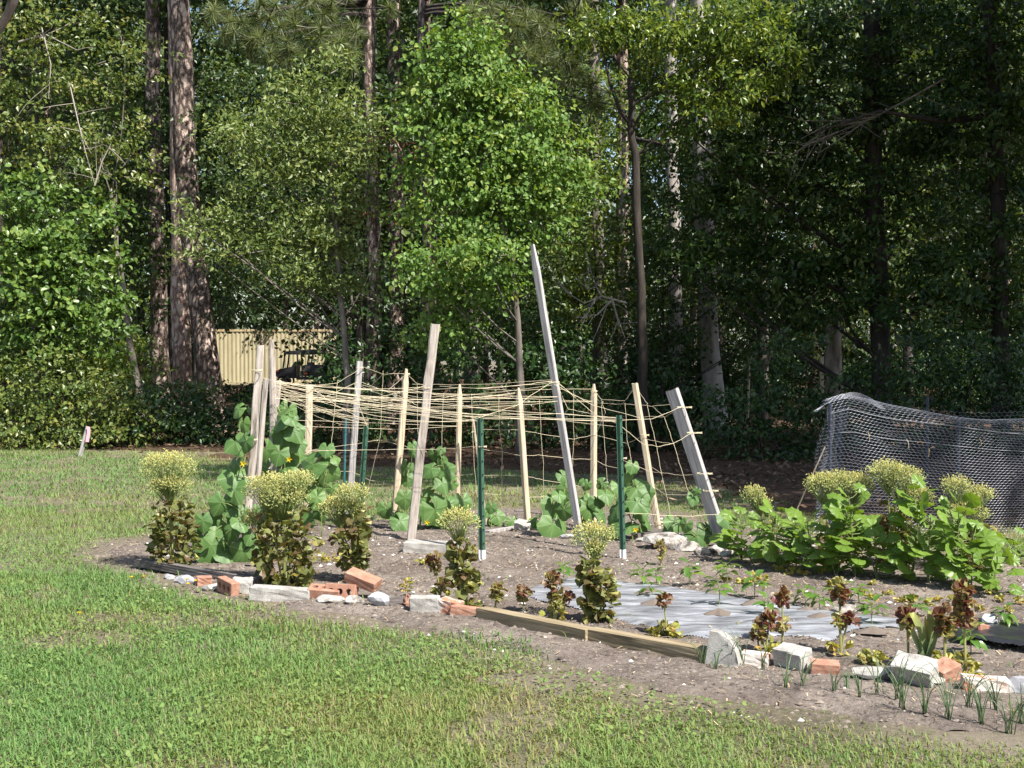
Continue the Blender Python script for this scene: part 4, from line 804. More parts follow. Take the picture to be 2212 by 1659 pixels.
def wrap(x, y, Y, r, n=2):
    a = np.linspace(0, 2*math.pi*n, 10*n); c = P(x, y, Y)
    m = MB(); tube(m, np.stack([c[0]-net0[0]+r*np.cos(a), c[1]-net0[1]+r*np.sin(a), c[2]-net0[2]+np.linspace(-.006, .006, len(a))], 1), .002, 4, .6); obj('knot', m.mesh('knot', M['twine']), NET)
for x, y, Y, r in [(1196,826,10.4,.045),(922,838,10.85,.042),(1478,880,10.45,.06),(1500,935,10.42,.06),(1522,1023,10.4,.06),(1535,1060,10.4,.06),(668,840,11.4,.034),(777,795,11.95,.032),(878,808,11.6,.03),(988,1085,12.05,.03),(1283,845,12.05,.03),(1423,1128,11.2,.035),(1393,940,11.2,.035),(1345,990,9.82,.03),(1042,965,9.78,.032),(555,800,9.7,.04),(545,950,9.7,.04),(538,1030,9.7,.045)]: wrap(x, y, Y, r)

# ------------------------------------------------------------------ chicken-wire pen on the right
def hexnet(fn, L, H, w, h, r, seed):
    """fn(u, v) -> point; hexagons w wide and h high woven of single wires"""
    rng = np.random.default_rng(seed); nu, nv = int(L/w), int(H/(h*.75)); A = []; B = []
    for j in range(nv):
        for i in range(nu):
            u = (i + (.5 if j % 2 else 0))*w; v = j*h*.75
            p = [(u, v+h*.25), (u+w/2, v), (u+w, v+h*.25), (u, v+h*.75)]
            A += [p[0], p[1], p[0]]; B += [p[1], p[2], p[3]]
    A = np.array(A); B = np.array(B); a = fn(A[:, 0], A[:, 1]); b = fn(B[:, 0], B[:, 1]); d = nrm(b-a)
    e1 = nrm(np.cross(d, np.array([.3, 1, .2]))); e2 = np.cross(d, e1); n = len(a); V = []
    for q in (a, b):
        for k in range(3): V.append(q + r*(math.cos(k*2.094)*e1+math.sin(k*2.094)*e2))
    V = np.stack(V, 1); F = np.array([(0, 1, 4, 3), (1, 2, 5, 4), (2, 0, 3, 5)]); m = MB()
    m.add(V.reshape(-1, 3), (F[None]+np.arange(n)[:, None, None]*6).reshape(-1, 4), .5); return m
def pen():
    p0 = G(1752, 1152); Yf = p0[1]; k = S(Yf); root = empty('wire_pen', p0, 'sagging chicken-wire pen at the right edge of the garden', 'pen')
    xr = lambda px: (px-1106)/k - p0[0]
    topu = np.array([xr(1752), xr(1800), xr(1840), xr(1900), xr(2000), xr(2130), xr(2212), xr(2400), 5.5]); topz = np.array([1.02, 1.06, 1.02, .97, .93, .86, .84, .95, .95])
    ztop = lambda u: np.interp(u, topu, topz)
    def f(u, v):
        t = v/1.0; z = t*ztop(u); return np.stack([u + .16*t*(1-u/4)*(u < 4) + .015*np.sin(z*9+u*5), .05*np.sin(u*3.1+1)*t + .04*np.sin(u*7.3+z*4) + .02*np.sin(z*11), z], 1)
    obj('front_net', hexnet(f, 5.2, 1.0, .037, .033, .0009, 1).mesh('front_net', M['wire']), root)['kind'] = 'stuff'
    def bk(u, v):
        z = v*(1.05+.06*np.sin(u*1.9+2)); return np.stack([u+.68, 1.9+.05*np.sin(u*2.3)+.03*np.sin(z*8), z], 1)
    obj('back_net', hexnet(bk, 5.2, 1.0, .05, .045, .0008, 2).mesh('back_net', M['wire']), root)['kind'] = 'stuff'
    def sd(u, v): z = v*1.05; return np.stack([.34*u+.1*z+.04*np.sin(z*7+u*4)+.03*np.sin(u*5), u, z], 1)
    obj('side_net', hexnet(sd, 1.95, 1.0, .045, .04, .0008, 3).mesh('side_net', M['wire']), root)['kind'] = 'stuff'
    def fl(u, v):          # loose folded flap lying back from the top edge
        z = ztop(u)+.12*np.sin(v*6.5)+.05*np.sin(u*4.1)*v*2; return np.stack([u+.16*(u < 4)*(1-u/4), .05*np.sin(u*3.1+1)+v*.9, z - v*.08], 1)
    obj('folded_top', hexnet(fl, 5.2, .4, .045, .04, .0008, 4).mesh('folded_top', M['wire']), root)['kind'] = 'stuff'
    def pk(u, v):          # raised corner of netting
        return np.stack([.1+u, .25+v*.4+.02*np.sin(u*20), 1.02+.17*np.sin(np.clip(u/.62, 0, 1)*math.pi)*(1-.35*v*3)+.0*v], 1)
    obj('raised_corner', hexnet(pk, .62, .35, .045, .04, .0008, 5).mesh('raised_corner', M['wire']), root)['kind'] = 'stuff'
    m = MB(); u = np.linspace(0, 5.2, 60); q = f(u, np.full(60, .995)); tube(m, q, .003, 4); obj('edge_wire', m.mesh('edge_wire', M['wire']), root)
    m = MB(); u = np.linspace(.1, 5.2, 40); q = f(u, np.full(40, .82)); q[:, 1] -= .01; tube(m, q, .0022, 4); obj('edge_wire', m.mesh('edge_wire', M['wire']), root)
    for i, (x, y, h) in enumerate([(.17, .06, 1.1), (1.28, .1, .98), (2.6, .1, 1.0), (.72, 1.95, 1.12), (1.6, 2.0, 1.1), (2.9, 2.0, 1.15), (3.9, .1, 1.05), (5.1, .1, 1.05)]):
        m = MB(); tube(m, [(x, y, -.1), (x, y, h)], .016, 6); obj('pen_post', m.mesh('pen_post', M['dark_post']), root)
    rng = np.random.default_rng(9)
    for i in range(16):    # bits of straw and twig caught in the wire
        x, z = rng.uniform(.2, 2.3), rng.uniform(.45, .9); m = MB(); a = rng.normal(.2, 1.0); l = rng.uniform(.03, .08)
        tube(m, [(x, -.06, z), (x+l*.5*math.cos(a), -.075, z+l*.4*math.sin(a)+.008), (x+l*math.cos(a), -.06, z+l*math.sin(a))], .0028, 4, rng.random()); obj('caught_straw', m.mesh('caught_straw', M['straw']), root)
pen()
post('thin_stick', 'thin tan stick propped against the left end of the wire pen', 'stick', (1782, 965), (1712, 1122), 3.2, 1, 'wood_tan', 35, round_=True, rough=.06, dy=-.1)

# ------------------------------------------------------------------ bricks, blocks, stones and timbers of the bed edge
def chunk(dims, rng, rough=.03, n=3, cham=.08):
    """a cut block with worn, uneven faces"""
    bm = bmesh.new(); bmesh.ops.create_cube(bm, size=1); bmesh.ops.bevel(bm, geom=bm.edges[:], offset=cham*min(dims)/max(dims)*.6+.01, segments=1, affect='EDGES')
    bmesh.ops.subdivide_edges(bm, edges=[e for e in bm.edges if e.calc_length() > .4], cuts=n, use_grid_fill=True)
    V = np.array([v.co[:] for v in bm.verts]); F = [[v.index for v in f.verts] for f in bm.faces]; bm.free()
    V = V*np.asarray(dims) + rng.normal(0, 1, V.shape)*rough*min(dims)
    m = MB(); v0 = True
    by = {}
    for f in F: by.setdefault(len(f), []).append(f)
    m.v.append(V); m.t.append(np.full(len(V), .5)); m.n = len(V); m.f = [np.array(x) for x in by.values()]
    return m
def stone_mb(dims, rng, jag=.18):
    bm = bmesh.new(); bmesh.ops.create_icosphere(bm, subdivisions=2, radius=.5)
    V = np.array([v.co[:] for v in bm.verts]); F = np.array([[v.index for v in f.verts] for f in bm.faces]); bm.free()
    for k in range(7):                   # broken facets
        d = nrm(rng.normal(size=3)); c = rng.uniform(.26, .42); s = V@d; V = V - np.maximum(s-c, 0)[:, None]*d
    V = V*(1+rng.normal(0, jag*.3, (len(V), 1))); m = MB(); m.add(V*np.asarray(dims)*1.15, F); return m
def holed_brick():
    bm = bmesh.new(); bmesh.ops.create_cube(bm, size=1); bmesh.ops.scale(bm, vec=(.2, .095, .06), verts=bm.verts); bmesh.ops.bevel(bm, geom=bm.edges[:], offset=.004, segments=1, affect='EDGES')
    me = bpy.data.meshes.new('t'); bm.to_mesh(me); bm.free(); o = bpy.data.objects.new('t', me); COL.objects.link(o); cut = []
    bm = bmesh.new()
    for x in (-.06, 0, .06): bmesh.ops.create_cone(bm, cap_ends=True, segments=12, radius1=.02, radius2=.02, depth=.2, matrix=Matrix.Translation((x, 0, 0)))
    mc = bpy.data.meshes.new('c'); bm.to_mesh(mc); bm.free(); c = bpy.data.objects.new('c', mc); COL.objects.link(c)
    md = o.modifiers.new('b', 'BOOLEAN'); md.object = c; md.operation = 'DIFFERENCE'; md.solver = 'EXACT'
    r = bpy.data.meshes.new_from_object(o.evaluated_get(bpy.context.evaluated_depsgraph_get())); bpy.data.objects.remove(o); bpy.data.objects.remove(c)
    r.name = 'brick'; r.materials.clear(); r.materials.append(M['brick']); return r
HB = holed_brick()
def put_at(o, x, y, lift, rot, label, cat, group=None):
    g = G(x, y); sz = float(max(soil_z(g[0], g[1]), 0)); o.location = (g[0], g[1], sz+lift); o.rotation_euler = rot; return tag(o, label, cat, group)
rk = np.random.default_rng(23)
def block(name, label, cat, x, y, dims, mat, rot=(0, 0, 0), lift=None, rough=.02, n=3):
    o = obj(name, chunk(dims, rk, rough, n).mesh(name, M[mat])); return put_at(o, x, y, dims[2]*.42 if lift is None else lift, rot, label, cat)
def stone(name, label, x, y, dims, mat='stone', rot=(0, 0, 0), cat='stone', lift=None):
    o = obj(name, stone_mb(dims, rk).mesh(name, M[mat])); return put_at(o, x, y, dims[2]*.3 if lift is None else lift, rot, label, cat)
def beam(name, label, a, b, h, w, mat, cat='timber', lift=0):
    A, B = G(*a), G(*b); L = np.linalg.norm(B-A); ang = math.atan2(B[1]-A[1], B[0]-A[0])
    o = obj(name, chunk((L, w, h), rk, .012, 5, .1).mesh(name, M[mat])); C = (A+B)/2
    o.location = (C[0], C[1]+w/2*0, h*.42+lift+float(max(soil_z(C[0], C[1]), 0))); o.rotation_euler = (0, 0, ang); return tag(o, label, cat)
beam('edging_timber', 'old dark timber edging the left tip of the bed', (297, 1228), (560, 1272), .055, .07, 'old_timber')
beam('edging_timber', 'brown timber edging the bed, the left of the two end to end', (1040, 1342), (1276, 1392), .065, .085, 'timber')
beam('edging_timber', 'brown timber edging the bed, ending at the pale concrete wedge', (1277, 1390), (1530, 1436), .07, .085, 'timber')
beam('plank', 'short dark plank lying behind the broken concrete lump', (1372, 1170), (1482, 1152), .05, .06, 'old_timber', 'plank')
beam('plank', 'thin grey plank beside the white chunk under the stakes', (1052, 1156), (1114, 1146), .025, .06, 'wood_grey', 'plank')
stone('stone', 'rounded grey stone at the left end of the edging', 366, 1250, (.075, .06, .045))
stone('stone', 'jagged blue-grey stone left of the tan brick piece', 404, 1260, (.14, .08, .065))
block('brick_piece', 'tan broken brick in front of the old timber', 'brick', 441, 1263, (.095, .09, .055), 'brick', (0, 0, .3), rough=.03)
stone('stone', 'pale lump of concrete left of the small red brick', 458, 1275, (.115, .09, .06), 'concrete')
o = HB.copy(); o = obj('brick', HB); put_at(o, 493, 1283, .045, (math.pi/2, .1, -.9), 'small red brick standing with its core holes showing', 'brick')
block('concrete_piece', 'square whitish concrete piece left of the long curb piece', 'concrete', 524, 1280, (.12, .1, .09), 'concrete', (0, .1, .2), rough=.03)
block('curb_piece', 'long flat grey concrete curb lying along the edge', 'concrete', 608, 1296, (.38, .11, .085), 'concrete', (0, .04, -.12), rough=.02)
o = obj('brick', HB); put_at(o, 702, 1298, .032, (.25, .05, -.12), 'red brick lying flat with its core holes up', 'brick')
o = obj('brick', HB); put_at(o, 738, 1300, .03, (1.3, 0, -.3), 'red brick on edge partly under the tilted orange brick', 'brick')
block('brick', 'orange brick tilted on top of the brick pile', 'brick', 784, 1300, (.21, .1, .062), 'brick', (.25, .3, -.35), .105, .012)
stone('stone', 'flat white stone in front of the red bricks', 712, 1306, (.17, .08, .045), 'concrete')
stone('stone', 'grey angular stone right of the tilted orange brick', 816, 1318, (.12, .09, .09))
stone('rubble', 'dark rubble under the tilted orange brick', 765, 1312, (.12, .08, .06), 'rubble', cat='rubble')
stone('rubble', 'brown rotten wood chunk between the stone and the concrete block', 856, 1316, (.14, .07, .06), 'old_timber', cat='rubble')
block('brick_piece', 'brown brick end next to the grey concrete block', 'brick', 884, 1318, (.06, .09, .06), 'brick', (0, .5, .4), rough=.04)
block('concrete_block', 'grey concrete block standing on edge near the edging timbers', 'concrete', 918, 1328, (.17, .07, .095), 'concrete', (.1, 0, -.1))
block('brick', 'mortar-crusted brick right of the grey concrete block', 'brick', 972, 1330, (.13, .09, .075), 'brick_white', (0, .15, -.5), rough=.03)
block('brick', 'red brick at the left end of the edging timbers', 'brick', 1010, 1336, (.19, .07, .05), 'brick', (0, .08, -.25))
# quarter-round concrete wedge
def wedge():
    n = 9; a = np.linspace(0, math.pi/2, n); prof = [(0, 0)]+[(.17*math.sin(t)**.8, .17*math.cos(t)) for t in a]; k = len(prof); m = MB()
    V = np.array([(x, y, z) for y in (-.04, .04) for x, z in prof]) + rk.normal(0, .002, (2*k, 3))
    m.add(V, [(i, (i+1) % k, k+(i+1) % k, k+i) for i in range(k)]); m.f.append(np.array([list(range(k))[::-1]])); m.f.append(np.array([list(range(k, 2*k))]))
    o = obj('concrete_wedge', m.mesh('concrete_wedge', M['concrete'])); put_at(o, 1528, 1438, -.01, (-.08, .1, -.5), 'pale quarter-round concrete wedge at the end of the timbers', 'concrete')
wedge()
block('brick', 'whitewashed red brick right of the concrete wedge', 'brick', 1632, 1440, (.13, .08, .06), 'brick_white', (0, .05, -.35), rough=.03)
block('concrete_block', 'pale concrete block with a dark front, right of the whitewashed brick', 'concrete', 1712, 1446, (.16, .1, .085), 'concrete', (.2, .06, -.8), .05)
block('brick', 'flat red brick between the two pale concrete blocks', 'brick', 1782, 1460, (.13, .09, .05), 'brick', (.1, .05, -.2))
stone('concrete_piece', 'low pale slab of concrete left of the tilted block', 1898, 1474, (.26, .12, .07), 'concrete', cat='concrete')
block('concrete_block', 'largest pale concrete block, tilted forward in the front row', 'concrete', 1975, 1490, (.185, .11, .1), 'concrete', (.5, .08, -.62), .06)
block('brick', 'dark red brick tilted behind the tilted concrete block', 'brick', 2040, 1480, (.12, .1, .075), 'brick', (.2, -.25, .5), .04)
stone('concrete_piece', 'small pale flake of concrete between the block and the bricks', 2018, 1492, (.1, .07, .035), 'concrete', cat='concrete')
block('brick', 'mortared orange brick at the right end of the front row', 'brick', 2128, 1500, (.2, .09, .055), 'brick_white', (0, .05, -.12), rough=.02)
stone('stone', 'grey rock at the right edge of the picture', 2205, 1502, (.13, .1, .08))
block('paver', 'flat concrete paver lying on the soil before the rough middle post', 'paver', 932, 1198, (.4, .2, .085), 'concrete', (0, .03, -.16), rough=.012)
block('concrete_piece', 'white broken brick lying below the stakes', 'concrete', 1130, 1152, (.13, .09, .07), 'concrete', (.35, .2, -.4), .035, .04)
stone('stone', 'flat grey stone left of the tallest board foot', 1226, 1168, (.13, .08, .04))
stone('concrete_lump', 'large broken concrete lump left of the right leaning board', 1440, 1188, (.36, .2, .15), 'rubble', cat='concrete')
stone('concrete_lump', 'smaller crumbling concrete piece beside the large lump', 1483, 1194, (.2, .14, .1), 'rubble', cat='concrete')
stone('stone', 'long white stone at the left of the concrete lump', 1393, 1174, (.13, .06, .045), 'concrete')
for x, y, s, lab in ((1545, 1200, .13, 'dark rock at the foot of the right leaning board'), (1572, 1204, .11, 'small dark rock right of the board foot'), (1515, 1202, .12, 'low brown rock left of the board foot')): stone('stone', lab, x, y, (s, s*.8, s*.6), 'rubble')
stone('stone', 'white stone right of the right leaning board', 1588, 1194, (.09, .06, .05), 'concrete')
stone('stone', 'dark rock weighing down the grey plastic sheet', 1820, 1334, (.15, .1, .075), 'rubble', lift=.04)
stone('stone', 'pale rock on the black plastic', 2138, 1368, (.09, .08, .08), 'stone', lift=.04)
block('brick_piece', 'broken red brick on the black plastic', 'brick', 2118, 1380, (.07, .06, .045), 'brick', (.1, .2, .4), .035, .04)

# ------------------------------------------------------------------ plastic mulch sheets
def plastic(name, label, px, mat, seed, amp, off):
    poly = [G(*p)[:2] for p in px]; A = np.array(poly); x0, y0 = A.min(0); x1, y1 = A.max(0); st = .014
    X = np.arange(x0-.05, x1+.05, st); Y = np.arange(y0-.05, y1+.05, st); gx, gy = np.meshgrid(X, Y, indexing='ij'); d = dist_poly(gx, gy, poly)
    u = gx*.74-gy*-.67*0 + gx*0; ru = gx*.9-gy*.45; rv = gx*.45+gy*.9        # wrinkles run along the sheet
    z = np.maximum(soil_z(gx, gy), 0)*.6 + off + amp*(fbm(ru*2.0+seed, rv*5, 3)-.35) + amp*(fbm(ru*1.3+9, rv*2.5+seed, 2)-.4) - .02*sstep(-d, -.06, .02)
    nx, ny = gx.shape; i, j = np.meshgrid(np.arange(nx-1), np.arange(ny-1), indexing='ij'); e = d + (fbm(gx*6, gy*6)-.5)*.06
    k = (e[:-1, :-1] > 0) & (e[1:, :-1] > 0) & (e[:-1, 1:] > 0) & (e[1:, 1:] > 0); a = (i*ny+j)[k]; F = np.stack([a, a+ny, a+ny+1, a+1], 1)
    un, inv = np.unique(F, return_inverse=True); c = np.array([A[:, 0].mean(), A[:, 1].mean(), 0])
    m = MB(); m.add(np.stack([gx, gy, z], -1).reshape(-1, 3)[un]-c, inv.reshape(F.shape)); o = obj(name, m.mesh(name, M[mat], True), None, c)
    return tag(o, label, 'plastic sheet'), c, off
PL, plc, ploff = plastic('plastic_sheet', 'long dusty grey plastic mulch sheet over the bed', [(1108,1290),(1150,1276),(1200,1262),(1250,1256),(1330,1262),(1420,1274),(1530,1292),(1640,1310),(1740,1322),(1860,1340),(1970,1352),(1960,1366),(1850,1372),(1795,1392),(1700,1384),(1560,1392),(1440,1372),(1330,1348),(1250,1326),(1160,1308)], 'silver_plastic', 3, .016, .022)
plastic('plastic_sheet', 'glossy black plastic sheet at the right edge of the bed', [(2035,1372),(2100,1356),(2180,1362),(2260,1366),(2420,1380),(2440,1440),(2300,1430),(2212,1420),(2130,1408),(2060,1398)], 'black_plastic', 8, .045, .025)
def hole(x, y, w):
    g = G(x, y, .035); m = MB(); n = 12; a = np.arange(n)*2*math.pi/n; r = w*(1+rk.normal(0, .15, n))
    z = float(max(soil_z(g[0], g[1]), 0))*.6+ploff+.022; base = np.array([g[0]-plc[0], g[1]-plc[1], z])
    V = np.concatenate([[base+np.array([0, 0, .012])], base+np.stack([np.cos(a)*r*1.5, np.sin(a)*r, -.02+0*a], 1)])
    m.add(V, [(0, 1+i, 1+(i+1) % n) for i in range(n)]); obj('soil_hole', m.mesh('soil_hole', M['clod']), PL)

# ------------------------------------------------------------------ leaves of the vegetables
def lobed_leaf(seed, n, lobes, depth, point, cup, pleat, notch=.32):
    rng = np.random.default_rng(seed); th = np.linspace(-math.pi+notch, math.pi-notch, n); r = 1-depth*(.5-.5*np.cos(lobes*th)) + point*np.exp(-(th/.35)**2)
    r *= (1+rng.normal(0, .03, n))*(.78+.22*np.cos(th*.5)); V = [(0, 0, 0)]; F = []
    for k, f in enumerate((.5, 1.)):
        rr = r*f*.5; z = cup*(-(f**2)*.2+.12*f) + pleat*f*np.cos(lobes*th) + rng.normal(0, .012, n)*f
        V += list(np.stack([rr*np.cos(th), rr*np.sin(th), z*.5+(-.1*f*f*np.cos(th)**2 if f > .6 else 0)], 1))
    for i in range(n-1): F += [(0, 1+i, 2+i), (1+i, 1+n+i, 2+n+i, 2+i)]
    m = MB(); m.add(np.array(V), F, .5); return m
CUKE = [lobed_leaf(s, 17, 5, .13, .16, .9, .022).mesh('leaf', M['cuke'], True) for s in (1, 2, 3, 4)]
MALL = [lobed_leaf(s, 21, 7, .13, .02, .3, .05, .2).mesh('leaf', M['mallow'], True) for s in (5, 6, 7, 8)]
def pep_leaf(seed):
    t = np.array([0, .15, .35, .6, .82, 1]); w = np.array([0.02, .2, .27, .22, .11, 0]); z = np.array([0, .04, .05, 0, -.1, -.22])
    V = []; 
    for a, b, c in zip(t, w, z): V += [(a, -b, c+b*.35), (a, 0, c), (a, b, c+b*.35)]
    F = [(3*i+k, 3*i+3+k, 3*i+4+k, 3*i+1+k) for i in range(5) for k in range(2)]; m = MB(); m.add(np.array(V), F, .5); return m.mesh('leaf', M['pepper'], True)
PEP = pep_leaf(1)
def leaf_obj(me, parent, pos, size, axis, normal):
    o = bpy.data.objects.new('leaf', me); COL.objects.link(o); o.parent = parent
    x = Vector(axis).normalized(); z = Vector(normal); z = (z - x*z.dot(x)).normalized(); y = z.cross(x)
    o.matrix_local = Matrix.Translation(Vector(pos)) @ Matrix((x, y, z)).transposed().to_4x4() @ Matrix.Diagonal((size, size, size, 1)); return o
rl = np.random.default_rng(29)
def cuke_plant(label, base, dY, leaves, stems, flowers=(), seed=1):
    g = G(*base); Y = g[1]+dY; b = np.array([(base[0]-1106)/FPX*Y, Y, 0.]); b[2] = float(max(soil_z(b[0], b[1]), 0)); root = empty('cucumber_plant', b, label, 'cucumber plant'); k = S(Y); m = MB(); nodes = []
    for st in stems:
        pts = np.array([[0, 0, -.02]] + [P(x, y, Y)-b for x, y in st]); q = resample(pts, 3*len(pts)); q[1:] += rl.normal(0, .01, (len(q)-1, 3)); q[0, 2] = -.02
        tube(m, q, np.linspace(.006, .0035, len(q)), 5, .3); nodes.append(q)
    nodes = np.concatenate(nodes)
    for (x, y, s) in leaves:
        c = P(x, y, Y+rl.uniform(-.16, .16))-b; s_ = s/k*1.35; c[2] = max(c[2], s_*.28)
        i = np.argmin(np.linalg.norm((nodes-c)*np.array([1, .4, 1]), axis=1)); o = nodes[i]
        nm = np.array([rl.normal(.15, .3), rl.normal(-.75, .3), rl.uniform(.35, 1.1)]); side = c-o
        ax = np.array([side[0]*2+rl.normal(0, .35), rl.normal(-.2, .2), -rl.uniform(.3, 1.0)])
        ax = ax/np.linalg.norm(ax); p0 = c-ax*s_*.12
        tube(m, bez(o, (o+p0)/2+np.array([0, 0, .03]), p0, 4), [.0035, .003, .0028, .0025], 4, .4, cap=False)
        leaf_obj(CUKE[rl.integers(4)], root, p0, s_*1.05, ax, nm)
    obj('stem', m.mesh('stem', M['stem']), root)
    for (x, y) in flowers:
        c = P(x, y, Y-.12)-b; fm = MB(); a = np.arange(10)*math.pi/5; r = np.where(np.arange(10) % 2, .01, .028)
        fm.add(np.concatenate([[[0, .004, 0]], np.stack([np.cos(a)*r, -.012+0*a, np.sin(a)*r], 1)]), [(0, 1+i, 1+(i+1) % 10) for i in range(10)]); obj('flower', fm.mesh('flower', M['yellow_petal']), root, c)
cuke_plant('large climbing cucumber vine at the left corner posts', (535, 1222), .05, [(513,888,30),(527,918,28),(511,960,48),(530,958,35),(508,1003,36),(505,1038,55),(508,1062,50),(475,1092,42),(503,1097,40),(458,1122,40),(438,1130,34),(493,1137,40),(463,1188,72),(433,1165,45),(487,1197,45),(498,1150,40),(523,1215,50),(545,1185,45),(548,1115,35),(540,1160,32),(470,1150,40),(520,1130,36)], [[(528,1150),(524,1050),(522,960),(518,895)],[(500,1190),(470,1160),(445,1135)]], [(526,1001)])
cuke_plant('cucumber vine climbing behind the knob-topped post', (622, 1195), .1, [(608,907,45),(620,888,35),(613,942,50),(638,935,40),(642,962,38),(575,977,40),(602,985,38),(573,1017,40),(615,1012,40),(608,1097,38),(630,1040,45),(590,1060,40),(625,1080,42),(580,1110,40),(628,905,30),(632,985,42)], [[(610,1100),(612,1010),(618,900)]], [(625,992)])
cuke_plant('cucumber plant right of the pale left stake', (692, 1165), 0, [(668,1010,60),(640,992,35),(708,1025,48),(705,972,30),(722,992,26),(673,1060,50),(658,1105,40),(683,1080,36),(716,1058,25),(660,1130,35),(700,1000,24),(690,1110,34)], [[(695,1090),(700,1030),(704,975)]], [(650,1035)])
cuke_plant('cucumber plant left of the rough middle post', (878, 1152), .1, [(877,1011,28),(879,1035,30),(833,1105,32),(875,1081,35),(868,1129,40),(793,1123,20),(892,964,20),(893,980,18),(850,1120,22)], [[(880,1080),(886,1000),(892,962)]])
cuke_plant('cucumber plant between the rough middle post and the round stake', (952, 1152), .1, [(959,1004,32),(928,1017,32),(965,1019,35),(937,984,24),(952,973,18),(958,1048,34),(974,1045,26),(928,1061,16),(915,1078,30),(945,1108,58),(926,1110,36),(972,1087,30),(1000,1087,35),(939,1132,40),(906,1131,30)], [[(955,1090),(958,1030),(952,972)]], [(923,1128)])
cuke_plant('small cucumber plant just right of the central green post', (1058, 1146), .1, [(1075,1118,30),(1060,1098,22),(1036,1120,22),(1062,1131,18),(1106,1133,25),(1052,1108,20)], [[(1056,1115),(1060,1095)]])
cuke_plant('cucumber plant left of the tallest board foot', (1222, 1166), .05, [(1193,1141,54),(1217,1106,35),(1156,1132,20),(1217,1030,25),(1221,1063,35),(1208,1071,26),(1193,1097,45),(1235,1090,35)], [[(1222,1100),(1220,1060),(1217,1025)]])
cuke_plant('cucumber plant around the stake right of the tallest board', (1292, 1155), .1, [(1260,1041,16),(1266,1049,20),(1299,1045,22),(1310,1071,32),(1271,1086,30),(1273,1102,42),(1288,1089,30),(1262,1112,35),(1300,1115,30)], [[(1290,1100),(1300,1070),(1299,1040)],[(1270,1100),(1264,1040)]])
cuke_plant('large cucumber plant between the right green post and the leaning stake', (1368, 1172), .0, [(1366,1009,25),(1351,1030,28),(1381,1060,46),(1394,1069,40),(1338,1054,32),(1327,1106,46),(1329,1125,30),(1381,1089,42),(1386,1108,32),(1401,1132,25),(1386,1148,38),(1360,1138,32),(1327,1145,30),(1350,1090,36),(1365,1018,22)], [[(1362,1120),(1364,1060),(1367,1005)]], [(1373,1144)])
cuke_plant('cucumber plant at the foot of the right leaning board', (1522, 1186), .0, [(1498,1078,26),(1505,1063,16),(1457,1132,40),(1481,1136,26),(1507,1164,52),(1528,1153,36),(1568,1123,36),(1545,1140,26),(1440,1140,26)], [[(1518,1140),(1510,1100),(1502,1065)],[(1490,1150),(1460,1132)]])

def mallow(label, base, top, nl, seed, spread=1.):
    b = G(*base); b[2] = float(max(soil_z(b[0], b[1]), 0)); Y = b[1]; k = S(Y); h = (base[1]-top)/k; rng = np.random.default_rng(seed); root = empty('mallow_plant', b, label, 'leafy plant'); m = MB(); nl = int(nl*1.45)
    sts = []
    for s in range(2):
        e = np.array([rng.normal(0, .06), rng.normal(0, .05), h*(1 if s == 0 else .7)]); q = bez((0, 0, -.02), e*np.array([.6, .6, .5])+rng.normal(0, .015, 3), e, 8); tube(m, q, np.linspace(.006, .003, 8), 5, .35); sts.append(q)
    for i in range(nl):
        q = sts[0 if i % 3 else 1]; t = (i+.6)/nl; t = min(.98, .12+.88*t); o = np.array([np.interp(t*7, np.arange(8), q[:, c]) for c in range(3)]); a = i*2.4+rng.normal(0, .3); r = (.05+.1*(1-t)*spread+.03)*rng.uniform(.8, 1.3)
        size = rng.uniform(.065, .12)*(1.0 if t < .8 else .85)*(.75+.5*min(1, h/.45)); d = np.array([math.cos(a), math.sin(a), 0]); c = o+d*r+np.array([0, 0, .02+.05*t]); c[2] = max(c[2], .025)
        tube(m, bez(o, o+d*r*.6, c, 4), .0025, 4, .5, cap=False); leaf_obj(MALL[rng.integers(4)], root, c, size*1.25, d*.8+np.array([0, 0, -.35+.8*t]), np.array([.1, -.5, .8])+d*.35*(1-2*t)+rng.normal(0, .32, 3))
    obj('stem', m.mesh('stem', M['stem']), root)
for i, (b_, t_, n_, lab) in enumerate([((1603,1214),1125,14,'leafy green mallow plant just right of the leaning board'),((1632,1222),1150,10,'low mallow plant, second from the leaning board'),((1682,1232),1108,18,'mallow plant in front of the lone thin seed head'),((1725,1238),1160,10,'low mallow plant left of the broad seed head'),((1762,1244),1128,17,'mallow plant under the left edge of the broad seed head'),((1805,1249),1110,16,'mallow plant under the middle of the broad seed head'),
   ((1848,1254),1078,22,'tall mallow plant under the right side of the broad seed head'),((1895,1257),1150,14,'low mallow plant before the gap in the row'),((1968,1262),1100,18,'mallow plant right of the gap in the row'),((2008,1268),1064,22,'tallest mallow plant, its top leaf over the wire pen'),((2062,1276),1095,20,'mallow plant under the right-hand seed heads'),((2098,1282),1160,14,'mallow plant left of the last one in the row'),((2135,1288),1205,9,'small mallow plant at the right end of the row'),((2200,1225),1170,12,'pale mallow plant at the right edge of the picture'),((2178,1210),1185,7,'small weedy mallow behind the row at the right edge')]): mallow(lab, b_, t_, n_, 300+i)

